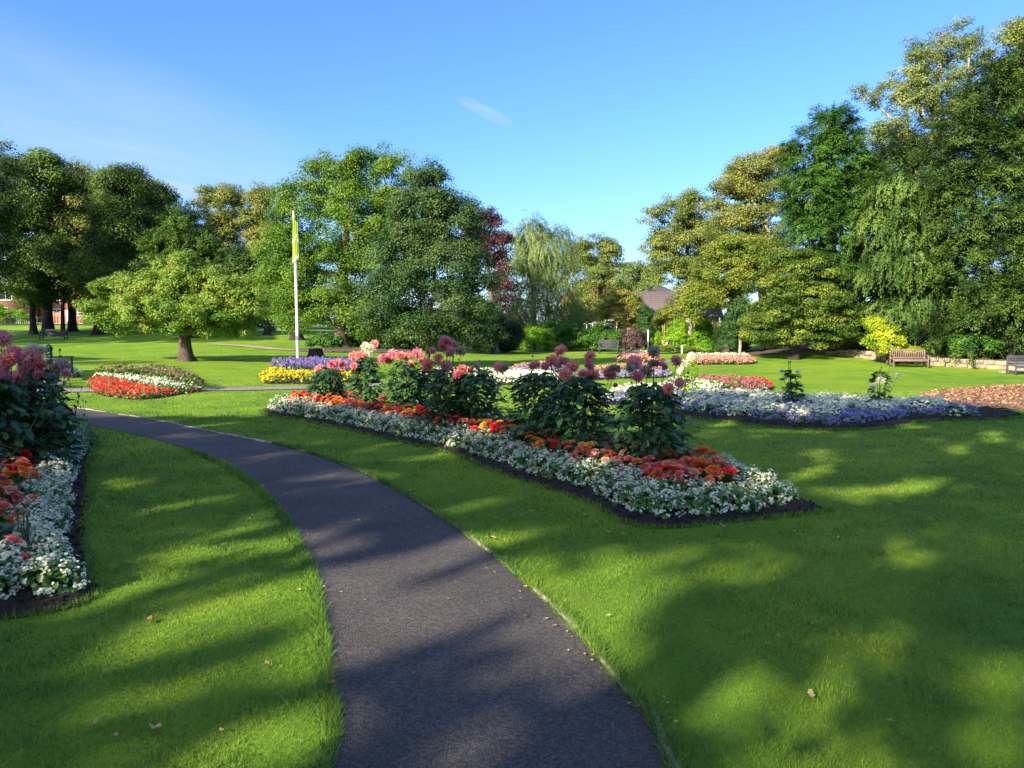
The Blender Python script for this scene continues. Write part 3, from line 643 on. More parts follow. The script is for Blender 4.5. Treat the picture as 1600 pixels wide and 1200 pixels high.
tree('sycamore_tree', 'tall sycamore with brownish open top and visible pale branches left of the dark cypress', 'tree', 53, (1195,548), [(1190,270,50,34),(1150,300,42,34),(1225,255,24,30),(1200,330,52,50),(1140,350,42,42),(1180,400,60,44)], 'autumn', 'pale', n=430, rc=.62, nl=105, ls=.12, style='sparse', r0=.36, shell=.75)
tree('golden_maple_tree', 'golden-yellow leaved tree low on the slope before the open sycamores', 'tree', 48, (1135,549), [(1150,395,42,30),(1120,425,44,28),(1100,470,38,26),(1140,455,38,28),(1170,425,34,34),(1080,490,22,20)], 'golden', 'brown', n=330, rc=.55, nl=110, ls=.11, r0=.22, style='sparse')
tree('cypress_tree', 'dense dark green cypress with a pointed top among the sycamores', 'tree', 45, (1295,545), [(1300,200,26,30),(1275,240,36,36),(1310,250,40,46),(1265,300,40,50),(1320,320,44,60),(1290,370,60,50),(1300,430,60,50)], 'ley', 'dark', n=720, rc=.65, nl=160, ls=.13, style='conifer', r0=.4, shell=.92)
tree('sycamore_tree', 'giant old sycamore with bleached limbs rising above the conifers at right', 'tree', 54, (1465,545), [(1480,90,60,42),(1430,110,44,34),(1400,160,36,36),(1460,160,70,50),(1380,220,44,34),(1430,250,60,40),(1500,200,50,60),(1360,270,34,26),(1345,155,20,16),(1540,110,40,30)], 'syc', 'pale', n=430, rc=.62, nl=90, ls=.125, style='sparse', r0=.55, shell=.7, minr=.03)
tree('sycamore_tree', 'leafy treetop at the top right corner of the photo', 'tree', 50, (1640,545), [(1590,70,30,40),(1640,90,60,60),(1610,140,50,40)], 'syc', 'pale', n=200, rc=.7, nl=130, ls=.13, r0=.4)
tree('ironwood_tree', 'wide layered tree with yellow-green tips sweeping to the ground, below the cypress', 'tree', 42, (1240,548), [(1240,530,62,13),(1195,518,38,16),(1295,527,50,14),(1225,415,36,28),(1260,430,50,36),(1215,455,50,30),(1270,475,62,34),(1210,495,50,24),(1270,510,60,20),(1310,500,30,20)], 'tier', 'dark', n=620, rc=.5, nl=110, ls=.10, style='tier', r0=.25, shell=.88)
tree('yew_tree', 'dark-centred yew filling behind the weeping conifer and gold shrub', 'tree', 45, (1380,545), [(1350,330,50,70),(1400,290,50,70),(1370,440,60,70),(1450,300,60,90),(1360,490,60,40)], 'yew', 'dark', n=520, rc=.7, nl=130, ls=.14, style='conifer', r0=.3)
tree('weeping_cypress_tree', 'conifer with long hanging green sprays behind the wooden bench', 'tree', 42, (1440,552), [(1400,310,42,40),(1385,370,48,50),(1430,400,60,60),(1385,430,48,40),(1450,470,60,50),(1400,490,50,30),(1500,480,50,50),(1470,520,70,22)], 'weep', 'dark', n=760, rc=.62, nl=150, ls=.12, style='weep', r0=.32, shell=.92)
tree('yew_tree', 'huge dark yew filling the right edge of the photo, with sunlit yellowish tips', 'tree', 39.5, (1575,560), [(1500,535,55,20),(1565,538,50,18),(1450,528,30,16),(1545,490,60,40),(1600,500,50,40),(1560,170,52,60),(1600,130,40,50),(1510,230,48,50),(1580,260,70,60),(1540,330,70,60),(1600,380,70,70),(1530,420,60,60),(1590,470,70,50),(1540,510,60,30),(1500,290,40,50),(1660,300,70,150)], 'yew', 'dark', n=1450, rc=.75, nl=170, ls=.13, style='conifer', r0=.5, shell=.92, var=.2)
# --- shrubs
shrub('laurel_shrub', 'glossy green laurel above the stone wall under the big yew', 39, (1525,560), [(1500,538,20,14),(1530,540,26,14),(1555,545,18,10)], 'shrub', n=90, rc=.3, nl=60, ls=.13, base_z=.3)
shrub('gold_shrub', 'large bright yellow-green shrub behind the wooden bench', 39.2, (1387,552), [(1370,508,14,12),(1376,524,22,18),(1385,536,28,16),(1402,542,18,10)], 'gold', n=110, rc=.3, nl=90, ls=.10, base_z=.2)
shrub('gold_shrub', 'small yellow shrub peeping over the back of the wooden bench', 39.0, (1430,552), [(1430,549,12,5),(1415,548,8,5)], 'gold', n=30, rc=.2, nl=70, ls=.08, base_z=.3)
tree('spruce_tree', 'little pale spruce sapling with layered branches on the bank left of the gold shrub', 'tree', 44, (1335,545), [(1335,538,13,6),(1335,530,10,5),(1335,523,6,5),(1335,517,3,4)], 'spruce', 'brown', n=80, rc=.16, nl=45, ls=.07, style='tier', r0=.04)
for i, (x, D) in enumerate(((1195,49),(1260,50),(1330,51))):
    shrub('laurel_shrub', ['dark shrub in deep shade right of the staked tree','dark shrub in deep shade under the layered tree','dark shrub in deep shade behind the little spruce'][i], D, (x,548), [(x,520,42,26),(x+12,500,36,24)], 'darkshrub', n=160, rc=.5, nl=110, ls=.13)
shrub('box_shrub', 'pale green rounded bush at the left end of the row of clipped bushes', 52, (836,550), [(835,530,22,20),(850,535,18,15)], 'limeshrub', n=150, rc=.3, nl=90, ls=.08)
shrub('laurel_shrub', 'wide dark green rounded bush, second of the row behind the white flower bed', 53, (882,550), [(872,522,26,20),(895,530,28,20),(880,538,40,13)], 'shrub', n=230, rc=.36, nl=90, ls=.10)
shrub('laurel_shrub', 'mid green rounded bush beside the purple shrub, a dark bench at its foot', 52, (945,551), [(940,528,26,20),(955,532,24,18),(930,538,18,12)], 'shrub', n=200, rc=.34, nl=90, ls=.10)
shrub('purple_shrub', 'round purple-brown smoke bush between green bushes', 51, (991,552), [(990,530,15,17),(996,538,14,12)], 'purple', n=120, rc=.28, nl=70, ls=.09)
shrub('climber_column', 'narrow column of climbing plant on a post right of the purple shrub', 52, (1008,552), [(1008,500,9,24),(1010,525,8,20)], 'hedge', n=80, rc=.3, nl=70, ls=.10)
shrub('lime_shrub', 'leafy bright lime-green cone, left of two, before the timbered house', 50.5, (1060,553), [(1062,512,11,14),(1058,530,19,18),(1060,542,20,10)], 'limeshrub', n=150, rc=.26, nl=80, ls=.10)
shrub('lime_shrub', 'leafy bright lime-green cone, right of two, beside the dark clipped cone', 50, (1101,554), [(1098,515,12,12),(1100,530,18,16),(1102,543,20,10)], 'limeshrub', n=150, rc=.26, nl=80, ls=.10)
shrub('climber_column', 'leafy climber half covering the brown cottage roof', 54, (1042,552), [(1046,492,16,14),(1058,512,12,20),(1030,505,10,12)], 'golden', n=90, rc=.3, nl=60, ls=.10)
shrub('lime_shrub', 'small lime-green bush in front of the timbered window', 52, (1024,553), [(1024,528,10,8),(1022,540,12,10)], 'limeshrub', n=60, rc=.24, nl=70, ls=.09)
shrub('clipped_yew', 'smooth dark green clipped cone hedge beside the staked tree', 48.5, (1143,554), [(1145,505,18,18),(1143,525,26,20),(1145,540,28,14)], 'hedge', n=330, rc=.26, nl=110, ls=.06, shell=.97)
shrub('straw_shrub', 'dry buff grasses and low plants at the foot of the lime-green cones', 49.5, (1080,554), [(1035,546,14,6),(1080,548,14,5),(1118,549,10,5)], 'golden', n=70, rc=.2, nl=60, ls=.07)
shrub('rhododendron_shrub', 'rounded leafy bush with light top on the soil strip behind the flagpole', 42.5, (507,546), [(500,535,18,10),(520,537,16,9)], 'shrub', n=90, rc=.3, nl=70, ls=.11)
for i, (x, y, rx, ry, D) in enumerate(((585,525,45,22,48),(690,522,45,24,47),(750,520,36,28,46),(640,520,40,25,50),(790,535,16,12,49))):
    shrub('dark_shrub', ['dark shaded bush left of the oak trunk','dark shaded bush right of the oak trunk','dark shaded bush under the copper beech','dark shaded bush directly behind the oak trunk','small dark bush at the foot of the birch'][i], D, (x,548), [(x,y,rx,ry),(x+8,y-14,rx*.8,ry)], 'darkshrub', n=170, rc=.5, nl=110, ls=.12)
shrub('garden_shrub', 'green garden shrub in front of the brick house at left', 88, (15,506), [(14,494,20,10),(-10,490,20,14),(40,498,10,6)], 'limeshrub', n=90, rc=.6, nl=80, ls=.16)
shrub('gold_shrub', 'tiny bright yellow bush over the fence at left', 89, (33,504), [(33,492,5,7)], 'gold', n=20, rc=.4, nl=70, ls=.14)
for i, (x, D) in enumerate(((300,84),(370,84),(190,86))):
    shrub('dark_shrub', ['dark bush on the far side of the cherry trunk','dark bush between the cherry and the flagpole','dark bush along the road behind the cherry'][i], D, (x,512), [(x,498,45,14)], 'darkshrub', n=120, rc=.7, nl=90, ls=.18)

# trees out of the picture to the left and behind the camera that throw the foreground shade
def shadetree(x, y, zc, r, rz, label, n=230, nl=150, ls=.20):
    tree('plane_tree', label, 'tree', 0, None, None, 'lime', 'brown', world=(x, y, [(x, y, zc, r, r, rz), (x+r*.3, y-r*.3, zc+rz*.3, r*.7, r*.7, rz*.7)]), n=n, rc=.75, nl=nl, ls=ls, r0=.35, carved=True, trunk=True)
for i, (x, y) in enumerate([(-31,-5),(-24,-9),(-17,-6),(-11,-10),(-5,-7),(1,-11),(-19,-15)]):
    shadetree(x, y, 10.2, 5.0, 5.6, 'tree behind the camera shading the path, the one %s' % ['farthest left','second from the left','third from the left','in the middle','third from the right','farthest right','set back behind the others'][i], n=420, nl=230, ls=.15)
shadetree(-9, -15, 17, 6, 6, 'tallest tree behind the camera, shading the lawn by the mulch', n=420, nl=230, ls=.15)
for i, (x, y, zc, r) in enumerate([(-43,38,12,8),(-56,42,12,8),(-52,54,12,8),(-52,24,10,7),(-40,14,9,6),(-60,14,10,7),(-33,6,9,5),(-66,52,12,8),(-40.5,41,18,6.5),(-47,47,19,7)]):
    shadetree(x, y, zc, r, r, 'tree outside the left of the photo, the %s' % ['one by the road corner','one beside it, nearer the lawn','outermost of all','middle one','one nearest the end-on bench','one behind the middle one','one nearest the path','farthest one','tall one nearest the far bench','tall one behind the far bench'][i], n=260, nl=110, ls=.26)

# ------------------------------------------------------------------ flowers: materials
def petal(name, cols, trans=.35): return leafmat(name, cols, trans, .6, .15, .2, nsc=6)
PM = {'white': petal('white_petal', [(.66,.67,.46), (.90,.88,.68)]), 'cream': petal('cream_petal', [(.62,.58,.40), (.85,.80,.60)]),
      'orange': petal('orange_petal', [(.62,.07,.01), (.88,.20,.04), (.95,.42,.12)]), 'coral': petal('coral_petal', [(.60,.06,.05), (.86,.17,.14), (.95,.42,.32)]),
      'red': petal('red_petal', [(.68,.015,.018), (.85,.05,.04)]), 'yellow': petal('yellow_petal', [(.80,.45,.04), (.86,.62,.12)]), 'peach': petal('peach_petal', [(.75,.28,.16), (.85,.45,.30)]),
      'pink': petal('pink_petal', [(.75,.17,.25), (.88,.42,.45)]), 'dusky': petal('dusky_pink_petal', [(.68,.19,.21), (.90,.46,.44)]), 'salmon': petal('salmon_petal', [(.82,.20,.17), (.90,.44,.36)]),
      'faded': petal('faded_petal', [(.30,.22,.15), (.58,.45,.38)]), 'purple': petal('purple_petal', [(.24,.18,.52), (.45,.37,.76)]), 'lilac': petal('lilac_petal', [(.35,.22,.50), (.55,.40,.66)]),
      'violet': petal('violet_petal', [(.12,.07,.26), (.22,.15,.40)]), 'gold': petal('gold_petal', [(.75,.42,.0), (.88,.62,.01)]), 'magenta': petal('magenta_petal', [(.50,.05,.15), (.70,.16,.24)]), 'mauve': petal('mauve_petal', [(.28,.07,.09), (.45,.16,.14)])}
M_BLEAF = leafmat('begonia_leaf', [(.035,.10,.014), (.08,.19,.025), (.16,.30,.04)], .25, .4, .2, .5, nsc=3)
M_DLEAF = leafmat('dahlia_leaf', [(.015,.050,.015), (.035,.095,.026), (.07,.15,.04)], .2, .45, .2, .45, nsc=3)
M_STEM = plain('flower_stem', (.06,.09,.03), .7, .3, 8)

def dome_leaves(n, r, h, ls, asp=.8):
    d = rdir(n); d[:, 2] = np.abs(d[:, 2])*1.2 - .25; d = nrm(d); rr = R.uniform(.7, 1.02, n)
    p = d*np.array([r, r, h])*rr[:, None]; p[:, 2] = np.maximum(p[:, 2], ls*.35)
    nor = nrm(d + np.array([0, 0, .5]) + R.normal(0, .35, (n, 3))); return rhombs2(p, nor, d + R.normal(0, .5, (n, 3)), ls*R.uniform(.7, 1.25, n), asp)
def rhombs2(c, nor, ax, L, asp=.7, cup=.12):
    """rounder leaves: six corners"""
    nor = nrm(nor); ax = nrm(ax - nor*np.sum(ax*nor, 1, keepdims=True)); s = np.cross(nor, ax); L = np.broadcast_to(np.asarray(L, float), (len(c),))[:, None]; Wd = L*asp
    V = np.stack([c-ax*L*.5, c-ax*L*.22+s*Wd*.42+nor*cup*L, c+ax*L*.18+s*Wd*.45+nor*cup*L, c+ax*L*.5-nor*cup*L*.3, c+ax*L*.18-s*Wd*.45+nor*cup*L, c-ax*L*.22-s*Wd*.42+nor*cup*L], 1).reshape(-1, 3)
    b = np.arange(len(c))[:, None]*6
    return V, np.concatenate([b+np.array([[0,1,2,3]]), b+np.array([[0,3,4,5]])])
def tile2(t): return np.concatenate([t, t])
def white_variant(rr, hh, nf, fl=.026, nl=110, ls=.055):
    V, f = dome_leaves(nl, rr, hh, ls); t = tile2(R.random(nl))
    fol = mk('foliage', [(V, f, 0, t)], [M_BLEAF])
    c = rdir(nf); c[:, 2] = np.abs(c[:, 2])*1.3 - .15; c = nrm(c); p0 = c*np.array([rr, rr, hh])*R.uniform(.95, 1.12, nf)[:, None]; p0[:, 2] = np.maximum(p0[:, 2], .05)
    k = np.repeat(np.arange(nf), 6); m = len(k); p = p0[k] + R.normal(0, .013, (m, 3)); nor = nrm(c[k] + np.array([0, 0, .4]) + R.normal(0, .5, (m, 3)))
    V, f = rhombs2(p, nor, rdir(m), fl*R.uniform(.7, 1.25, m), .9)
    return fol, mk('blossoms', [(V, f, 0, tile2(R.random(m)))], [PM['white']])
WV = [white_variant(.155, R.uniform(.19, .24), int(R.uniform(34, 54)), fl=.023, nl=150, ls=.048) for _ in range(7)]
def rosette(name, pm, r=.05, rings=((0.25, 5, 75), (.55, 6, 50), (.8, 7, 25), (1, 7, 5)), w=.8, jit=.15):
    """ruffled bloom built of rings of broad cupped petals, facing +z"""
    C_ = []; Nn = []; A = []; Ls = []; T = []
    for rr, n, lift in rings:
        a0 = R.random()*6
        for j in range(n):
            a = a0 + j*2*PI/n + R.normal(0, .1); e = math.radians(lift + R.normal(0, 8)); L = r*(.55+.45*rr)*R.uniform(.9, 1.1)
            ax = np.array([math.cos(a)*math.cos(e), math.sin(a)*math.cos(e), math.sin(e)]); nn = np.array([-math.cos(a)*math.sin(e), -math.sin(a)*math.sin(e), math.cos(e)])
            C_.append(ax*L*.5 + np.array([math.cos(a), math.sin(a), 0])*r*rr*.35); Nn.append(nn + R.normal(0, jit, 3)); A.append(ax); Ls.append(L*1.15); T.append(.3+.5*rr + R.normal(0, .15))
    V, f = rhombs2(np.array(C_), np.array(Nn), np.array(A), np.array(Ls), w*1.25, .16)
    return mk(name, [(V, f, 0, tile2(np.clip(T, 0, 1)))], [PM[pm]])
def cactus_bloom(name, pm, r=.07, n=110, pm2=None):
    """dahlia head: many narrow petals radiating over more than a half sphere"""
    i = np.arange(n)+.5; ph = np.arccos(1 - 1.55*i/n); th = PI*(1+5**.5)*i; d = np.stack([np.cos(th)*np.sin(ph), np.sin(th)*np.sin(ph), np.cos(ph)], 1) + R.normal(0, .07, (n, 3)); d = nrm(d)
    L = r*(.72+.28*np.sin(ph))*R.uniform(.85, 1.12, n); nor = np.cross(d, np.cross(d, np.array([0, 0, 1.]))+1e-4); nor = nor*np.where(nor[:, 2:3] < 0, -1, 1)
    V, f = rhombs2(d*L[:, None]*.56, nor + R.normal(0, .2, (n, 3)), d, L*.9, .24, .1)
    return mk(name, [(V, f, 0, tile2(np.clip(1-ph/2 + R.normal(0, .15, n), 0, 1)))], [PM[pm]])
BG = {k: [rosette('bloom', k, R.uniform(.036, .05)) for _ in range(2)] for k in ('orange', 'coral', 'red', 'yellow', 'peach')}
def beg_leafmesh():
    n = 34; V, f = dome_leaves(n, .13, .17, .085, .8); return mk('foliage', [(V, f, 0, tile2(R.random(n)))], [M_BLEAF])
BL = [beg_leafmesh() for _ in range(4)]
def aim(o, d, roll=None):
    q = Vector(d).to_track_quat('Z', 'Y'); o.rotation_mode = 'QUATERNION'; o.rotation_quaternion = q
def rowpts(poly, inset, step, jit=.03):
    """points along a line set in from the outline of a bed"""
    n = len(poly); P = poly; t = nrm(np.roll(P, -1, 0) - np.roll(P, 1, 0)); area = np.sum(P[:, 0]*np.roll(P[:, 1], -1) - np.roll(P[:, 0], -1)*P[:, 1])
    nn = np.column_stack([-t[:, 1], t[:, 0]])*(1 if area > 0 else -1); Q = P + nn*inset
    ok = inpoly(Q[:, 0], Q[:, 1], P) & (pdist(Q[:, 0], Q[:, 1], P) > inset*.8); Q = Q[ok]
    if len(Q) < 3: return np.zeros((0, 2))
    s = np.concatenate([[0], np.cumsum(np.linalg.norm(np.diff(np.vstack([Q, Q[:1]]), axis=0), axis=1))]); Qc = np.vstack([Q, Q[:1]])
    k = int(s[-1]/step); u = (np.arange(k)+.5)*s[-1]/k; p = np.column_stack([np.interp(u, s, Qc[:, 0]), np.interp(u, s, Qc[:, 1])])
    return p + R.normal(0, jit, p.shape)
def bed_thing(poly, label, h=.07):
    V, f = mound('soil', poly, M_SOIL, h, .03, step=.09); c = poly.mean(0); z = Hs(*c); o = np.array([c[0], c[1], z])
    r = empty('flower_bed', tuple(o), label, 'flower bed'); ob('soil', mk('soil', [(V-o, f, 0, None)], [M_SOIL], True), r)
    # clods and crumbs along the bare rim
    n = 1500; q = poly[R.integers(0, len(poly), n)]; q2 = q + R.normal(0, .22, (n, 2)); ok = inpoly(q2[:, 0], q2[:, 1], poly); q2 = q2[ok]; m = len(q2)
    p = np.column_stack([q2, H(q2[:, 0], q2[:, 1]) + .02 + h*np.clip(pdist(q2[:, 0], q2[:, 1], poly)/.35, 0, 1)**.7])
    parts = []; s = R.uniform(.006, .022, m)
    base = np.array([[1,0,0],[0,1,0],[-1,0,0],[0,-1,0],[0,0,1],[0,0,-1.]]); ff = np.array([[0,1,4],[1,2,4],[2,3,4],[3,0,4],[1,0,5],[2,1,5],[3,2,5],[0,3,5]])
    V = (p[:, None] + base[None]*s[:, None, None]*R.uniform(.6, 1.3, (m, 6, 3))).reshape(-1, 3); f = (np.arange(m)[:, None, None]*6 + ff[None]).reshape(-1, 3)
    ob('soil_clods', mk('soil_clods', [(V-o, f, 0, None)], [M_SOIL]), r, kind='stuff'); return r
def white_plant(x, y, label, group, sc=1.0, z=.04):
    k = R.integers(len(WV)); s = sc*R.uniform(.9, 1.12)
    o = empty('bedding_plant', (x, y, Hs(x, y)+z), label, 'bedding plant', group, R.random()*6); o.scale = (s, s, s)
    ob('foliage', WV[k][0], o); ob('blossoms', WV[k][1], o); return o
def beg_plant(x, y, col, label, group, nb=6, z=.06, sc=1.08):
    o = empty('begonia_plant', (x, y, Hs(x, y)+z), label, 'begonia', group, R.random()*6); o.scale = (sc,)*3
    ob('foliage', BL[R.integers(4)], o)
    for j in range(nb):
        a = R.random()*6.3; e = R.uniform(.3, 1.35); d = np.array([math.cos(a)*math.cos(e), math.sin(a)*math.cos(e), math.sin(e)])
        c2 = col if R.random() < .85 else {'orange':'coral','coral':'peach','red':'coral','yellow':'orange','peach':'yellow'}[col]
        b = ob('bloom', BG[c2][R.integers(2)], o, tuple(d*np.array([.15, .15, .22]) + np.array([0, 0, R.uniform(0, .05)]))); aim(b, d + np.array([0, -.25, .35]) + R.normal(0, .2, 3))
    return o
# ---------------- the long foreground bed
bed_thing(BED, 'long bed of white, orange and pink flowers right of the path')
cnt = 0
for inset, stp, sc in ((.27, .215, .92), (.44, .225, .98)):
    for x, y in rowpts(BED, inset, stp):
        if (x-1.9)*.79 + (y-6.2)*.612 > .75 and y > 8.2: continue      # far flank, hidden by the dahlias
        white_plant(x, y, 'white-flowered bedding begonia in the edging of the long bed beside the path', 'white edging of the long bed', sc); cnt += 1
tip = np.array([1.9, 6.2])
for inset, stp in ((.62, .20), (.80, .21)):
    for x, y in rowpts(BED, inset, stp, .03):
        if (x-1.9)*.79 + (y-6.2)*.612 > .55 and y > 8.2: continue
        dd = math.hypot(x-tip[0], y-tip[1]); col = R.choice(['orange', 'coral', 'red', 'yellow', 'peach'], p=[.36, .32, .17, .06, .09])
        if dd < 1.6: col = R.choice(['orange', 'coral', 'red', 'peach'], p=[.48, .34, .08, .10])
        beg_plant(x, y, col, '%s begonia in the long bed, behind its white edging' % {'orange':'orange-flowered','coral':'coral-pink flowered','red':'red-flowered','yellow':'yellow-flowered','peach':'peach-flowered'}[col], '%s begonias of the long bed' % col, int(R.integers(3, 7)))
for x, y in [(1.75,6.75),(1.95,6.95),(1.9,7.25),(1.45,6.6),(1.6,6.62),(1.95,6.7),(1.25,6.75),(2.0,7.5),(1.7,6.5)]:
    beg_plant(x, y, 'orange', 'orange-flowered begonia in the long bed, behind its white edging', 'orange begonias of the long bed', 6)
# ---------------- dahlias
DB = {k: [cactus_bloom('flower_head', k, r) for r in (.065, .08)] for k in ('pink', 'dusky', 'salmon', 'faded', 'coral', 'cream', 'white', 'peach', 'yellow')}
def dahlia(x, y, h, rad, heads, label, leafn=330, name='dahlia_plant', group='dahlias', leafmatl=None, low=.10, extra=4, ls=.10):
    """heads: list of (dx, dy, z, colour, scale)"""
    z0 = Hs(x, y) + .05; o = empty(name, (x, y, z0), label, 'dahlia', group)
    st = []; lc = []; ln = []; la = []
    ends = [(a, b, c-z0) for a, b, c, _, _ in heads] + [(R.normal(0, rad*.55), R.normal(0, rad*.55), h*R.uniform(.95, 1.15)) for _ in range(extra)]
    for k in range(max(0, 11-len(ends))): ends.append((R.normal(0, rad*.6), R.normal(0, rad*.6), h*R.uniform(.6, .95)))
    for j, (dx, dy, hz) in enumerate(ends):
        b = np.array([R.normal(0, .04), R.normal(0, .04), 0]); e = np.array([dx, dy, hz]); m_ = np.array([dx*.75, dy*.75, hz*.55])
        t = np.linspace(0, 1, 9)[:, None]; P = (1-t)**2*b + 2*t*(1-t)*m_ + t*t*e
        st += tube(P, np.linspace(.008, .003, 9), 5)
    # compound leaves: leaflets along stalks that arch from the stems, filling an egg-shaped bush
    ns = leafn//5; d = rdir(ns); zz = R.uniform(low, 1, ns)**.85; prof = np.interp(zz, [0, .15, .5, .85, 1], [.55, .9, 1.0, .72, .35]); a = R.random(ns)*6.283; rr = R.uniform(.25, 1.0, ns)**.6*prof*rad
    base = np.stack([np.cos(a)*rr*.55, np.sin(a)*rr*.55, zz*h*.93], 1); dirv = nrm(np.stack([np.cos(a), np.sin(a), R.uniform(-.15, .55, ns)], 1))
    for q in range(5):
        t = [.25, .55, .55, .8, 1.0][q]; side = [0, 1, -1, .0, 0][q]; sdv = np.stack([-np.sin(a), np.cos(a), 0*a], 1)
        Lr = (rr*.5 + .07)[:, None]
        p = base + dirv*Lr*t + sdv*side*.05; p[:, 2] -= t*t*Lr[:, 0]*.35
        lc.append(p + R.normal(0, .012, p.shape)); ln.append(np.array([0, 0, 1.]) + dirv*.5 + R.normal(0, .35, p.shape)); la.append(dirv + sdv*side*.9 + np.array([0, 0, -.45]) + R.normal(0, .2, p.shape))
    lc = np.concatenate(lc); ln = np.concatenate(ln); la = np.concatenate(la); V, f = rhombs2(lc, ln, la, ls*R.uniform(.75, 1.35, len(lc)), .62, .06)
    V[:, 2] = np.maximum(V[:, 2], .01)
    # buds
    ob('stems', mk('stems', st, [M_STEM], True), o); ob('foliage', mk('foliage', [(V, f, 0, tile2(R.random(len(lc))))], [leafmatl or M_DLEAF]), o)
    for dx, dy, hz in ends[len(heads):len(heads)+extra]:
        b_, s_ = tube([(dx, dy, hz-.012), (dx, dy, hz), (dx, dy, hz+.012), (dx, dy, hz+.02)], [.005, .014, .012, .003], 6)[0], 0
        ob('bud', mk('bud', [b_], [M_STEM], True), o)
    for dx, dy, z, c, s in heads:
        b = ob('flower_head', DB[c][R.integers(2)], o, (dx, dy, z - z0)); b.scale = (s*1.08,)*3; aim(b, (R.normal(0, .5)-.2, -.55 + R.normal(0, .4), .7))
    return o
def headlist(pl, D, spec, depth_j=.14):
    out = []
    for px, py, c, s in spec:
        q = W(px, py, D + R.normal(0, depth_j)); out.append((q[0]-pl[0], q[1]-pl[1], q[2], c, s))
    return out
dl = [((1014, 752), .98, .42, [(1057,564,'dusky',1.05),(1022,569,'faded',1),(992,567,'pink',.95),(996,588,'pink',1),(1045,607,'salmon',1),(1062,598,'dusky',.9),(1010,580,'faded',.95),(1022,549,'faded',.9),(985,575,'faded',.9),(1036,572,'dusky',.8)], 'leafy dahlia with dusky pink heads, nearest plant of the long bed, behind the orange begonias'),
      ((905, 724), 1.0, .42, [(922,557,'salmon',1.15),(921,572,'dusky',1),(924,587,'salmon',1.25),(911,584,'dusky',1),(894,573,'salmon',1.1),(883,584,'salmon',1),(953,584,'dusky',1.05),(960,577,'faded',1),(894,594,'faded',1),(962,602,'dusky',.4)], 'dahlia with several round salmon heads, second nearest of the long bed'),
      ((842, 710), .99, .44, [(876,548,'salmon',1.05),(863,563,'salmon',1.1),(877,566,'dusky',1),(835,571,'dusky',.95),(870,570,'faded',.9),(852,572,'dusky',.7),(826,594,'dusky',.5),(884,565,'faded',.9)], 'broad dahlia left of the salmon-headed one, its tallest head standing alone'),
      ((745, 684), .95, .42, [(722,577,'salmon',1.2),(715,586,'pink',1.1),(737,593,'salmon',1.3),(708,598,'salmon',1.15),(780,574,'dusky',1.15),(787,577,'faded',1),(744,571,'faded',1),(735,578,'coral',.8)], 'dahlia with a cluster of coral heads low on its left side'),
      ((700, 682), .98, .36, [(697,534,'dusky',1.3),(703,549,'dusky',1.3),(692,542,'dusky',1),(720,548,'faded',1.3),(708,537,'pink',1),(685,559,'salmon',1.05),(668,570,'salmon',1.3),(697,572,'pink',1.15),(676,548,'dusky',.7)], 'tallest dahlia of the long bed, purplish pink heads above the oak trunk'),
      ((632, 656), .98, .31, [(613,553,'pink',1.4),(625,556,'salmon',1.35),(637,557,'salmon',1.1),(652,552,'pink',1.4),(598,561,'pink',1.2),(643,569,'salmon',1.1),(607,562,'salmon',1.1),(656,556,'salmon',1),(598,622,'salmon',1)], 'dahlia with a flat row of bright pink heads in the middle of the long bed'),
      ((572, 648), 1.0, .30, [(585,538,'salmon',1.35),(578,546,'cream',1.3),(571,541,'cream',1.1),(563,556,'salmon',1.3),(552,556,'salmon',1.1),(580,551,'cream',1.2),(553,572,'salmon',1.1),(570,560,'yellow',.8),(604,636,'peach',1)], 'dahlia with cream and pink heads on top, towards the far end of the long bed'),
      ((512, 640), .74, .36, [(527,566,'pink',1.2),(519,571,'pink',1.2),(536,571,'pink',1.15),(499,577,'salmon',1.2),(517,567,'pink',1),(493,618,'salmon',1.1),(523,632,'peach',1.2),(498,630,'peach',.9)], 'low wide dahlia at the far end of the long bed'),
      ((668, 652), .85, .34, [(660,562,'salmon',1)], 'dahlia without many heads between the two tallest groups, at the back')]
for (px, py), h, rad, spec, lab in dl:
    g = G(px, py); dahlia(g[0], g[1], h, rad, headlist(g, g[1], spec), lab, int(1300*rad/.4) if h > .6 else 150, group='dahlias of the long bed', ls=.078)
# ---------------- left bed
bed_thing(LBED, 'soil bed of white, orange and pink flowers at the left edge of the photo')
for inset, stp, sc in ((.24, .20, .85), (.38, .22, .9)):
    for x, y in rowpts(LBED, inset, stp):
        if x < -.71*y - 1.2: continue
        white_plant(x, y, 'white-flowered bedding begonia in the edging of the left bed', 'white edging of the left bed', sc)
for inset in (.55, .72, .90, 1.08):
    for x, y in rowpts(LBED, inset, .23, .04):
        if x < -.71*y - .6 : continue
        col = R.choice(['orange', 'coral', 'red', 'peach'], p=[.35, .35, .2, .1])
        beg_plant(x, y, col, '%s begonia in the bed at the left edge of the photo' % {'orange':'orange-flowered','coral':'coral-pink flowered','red':'red-flowered','peach':'peach-flowered'}[col], '%s begonias of the left bed' % col, int(R.integers(3, 6)), sc=1.15)
def pd(px, D, h, rad, spec, lab, lf=700):
    x = (px-800)/F*D; dahlia(x, D, h, rad, headlist((x, D), D, spec, .1), lab, lf, group='dahlias of the left bed')
pd(18, 7.4, 1.08, .34, [(39,576,'pink',1.35),(28,592,'pink',1.3),(95,574,'faded',1.25),(60,585,'dusky',.9),(8,577,'pink',1.3),(50,562,'dusky',1.1),(103,582,'pink',.55)], 'dark-leaved dahlia with large pink heads in the left bed, one pale spiky head leaning right', 1000)
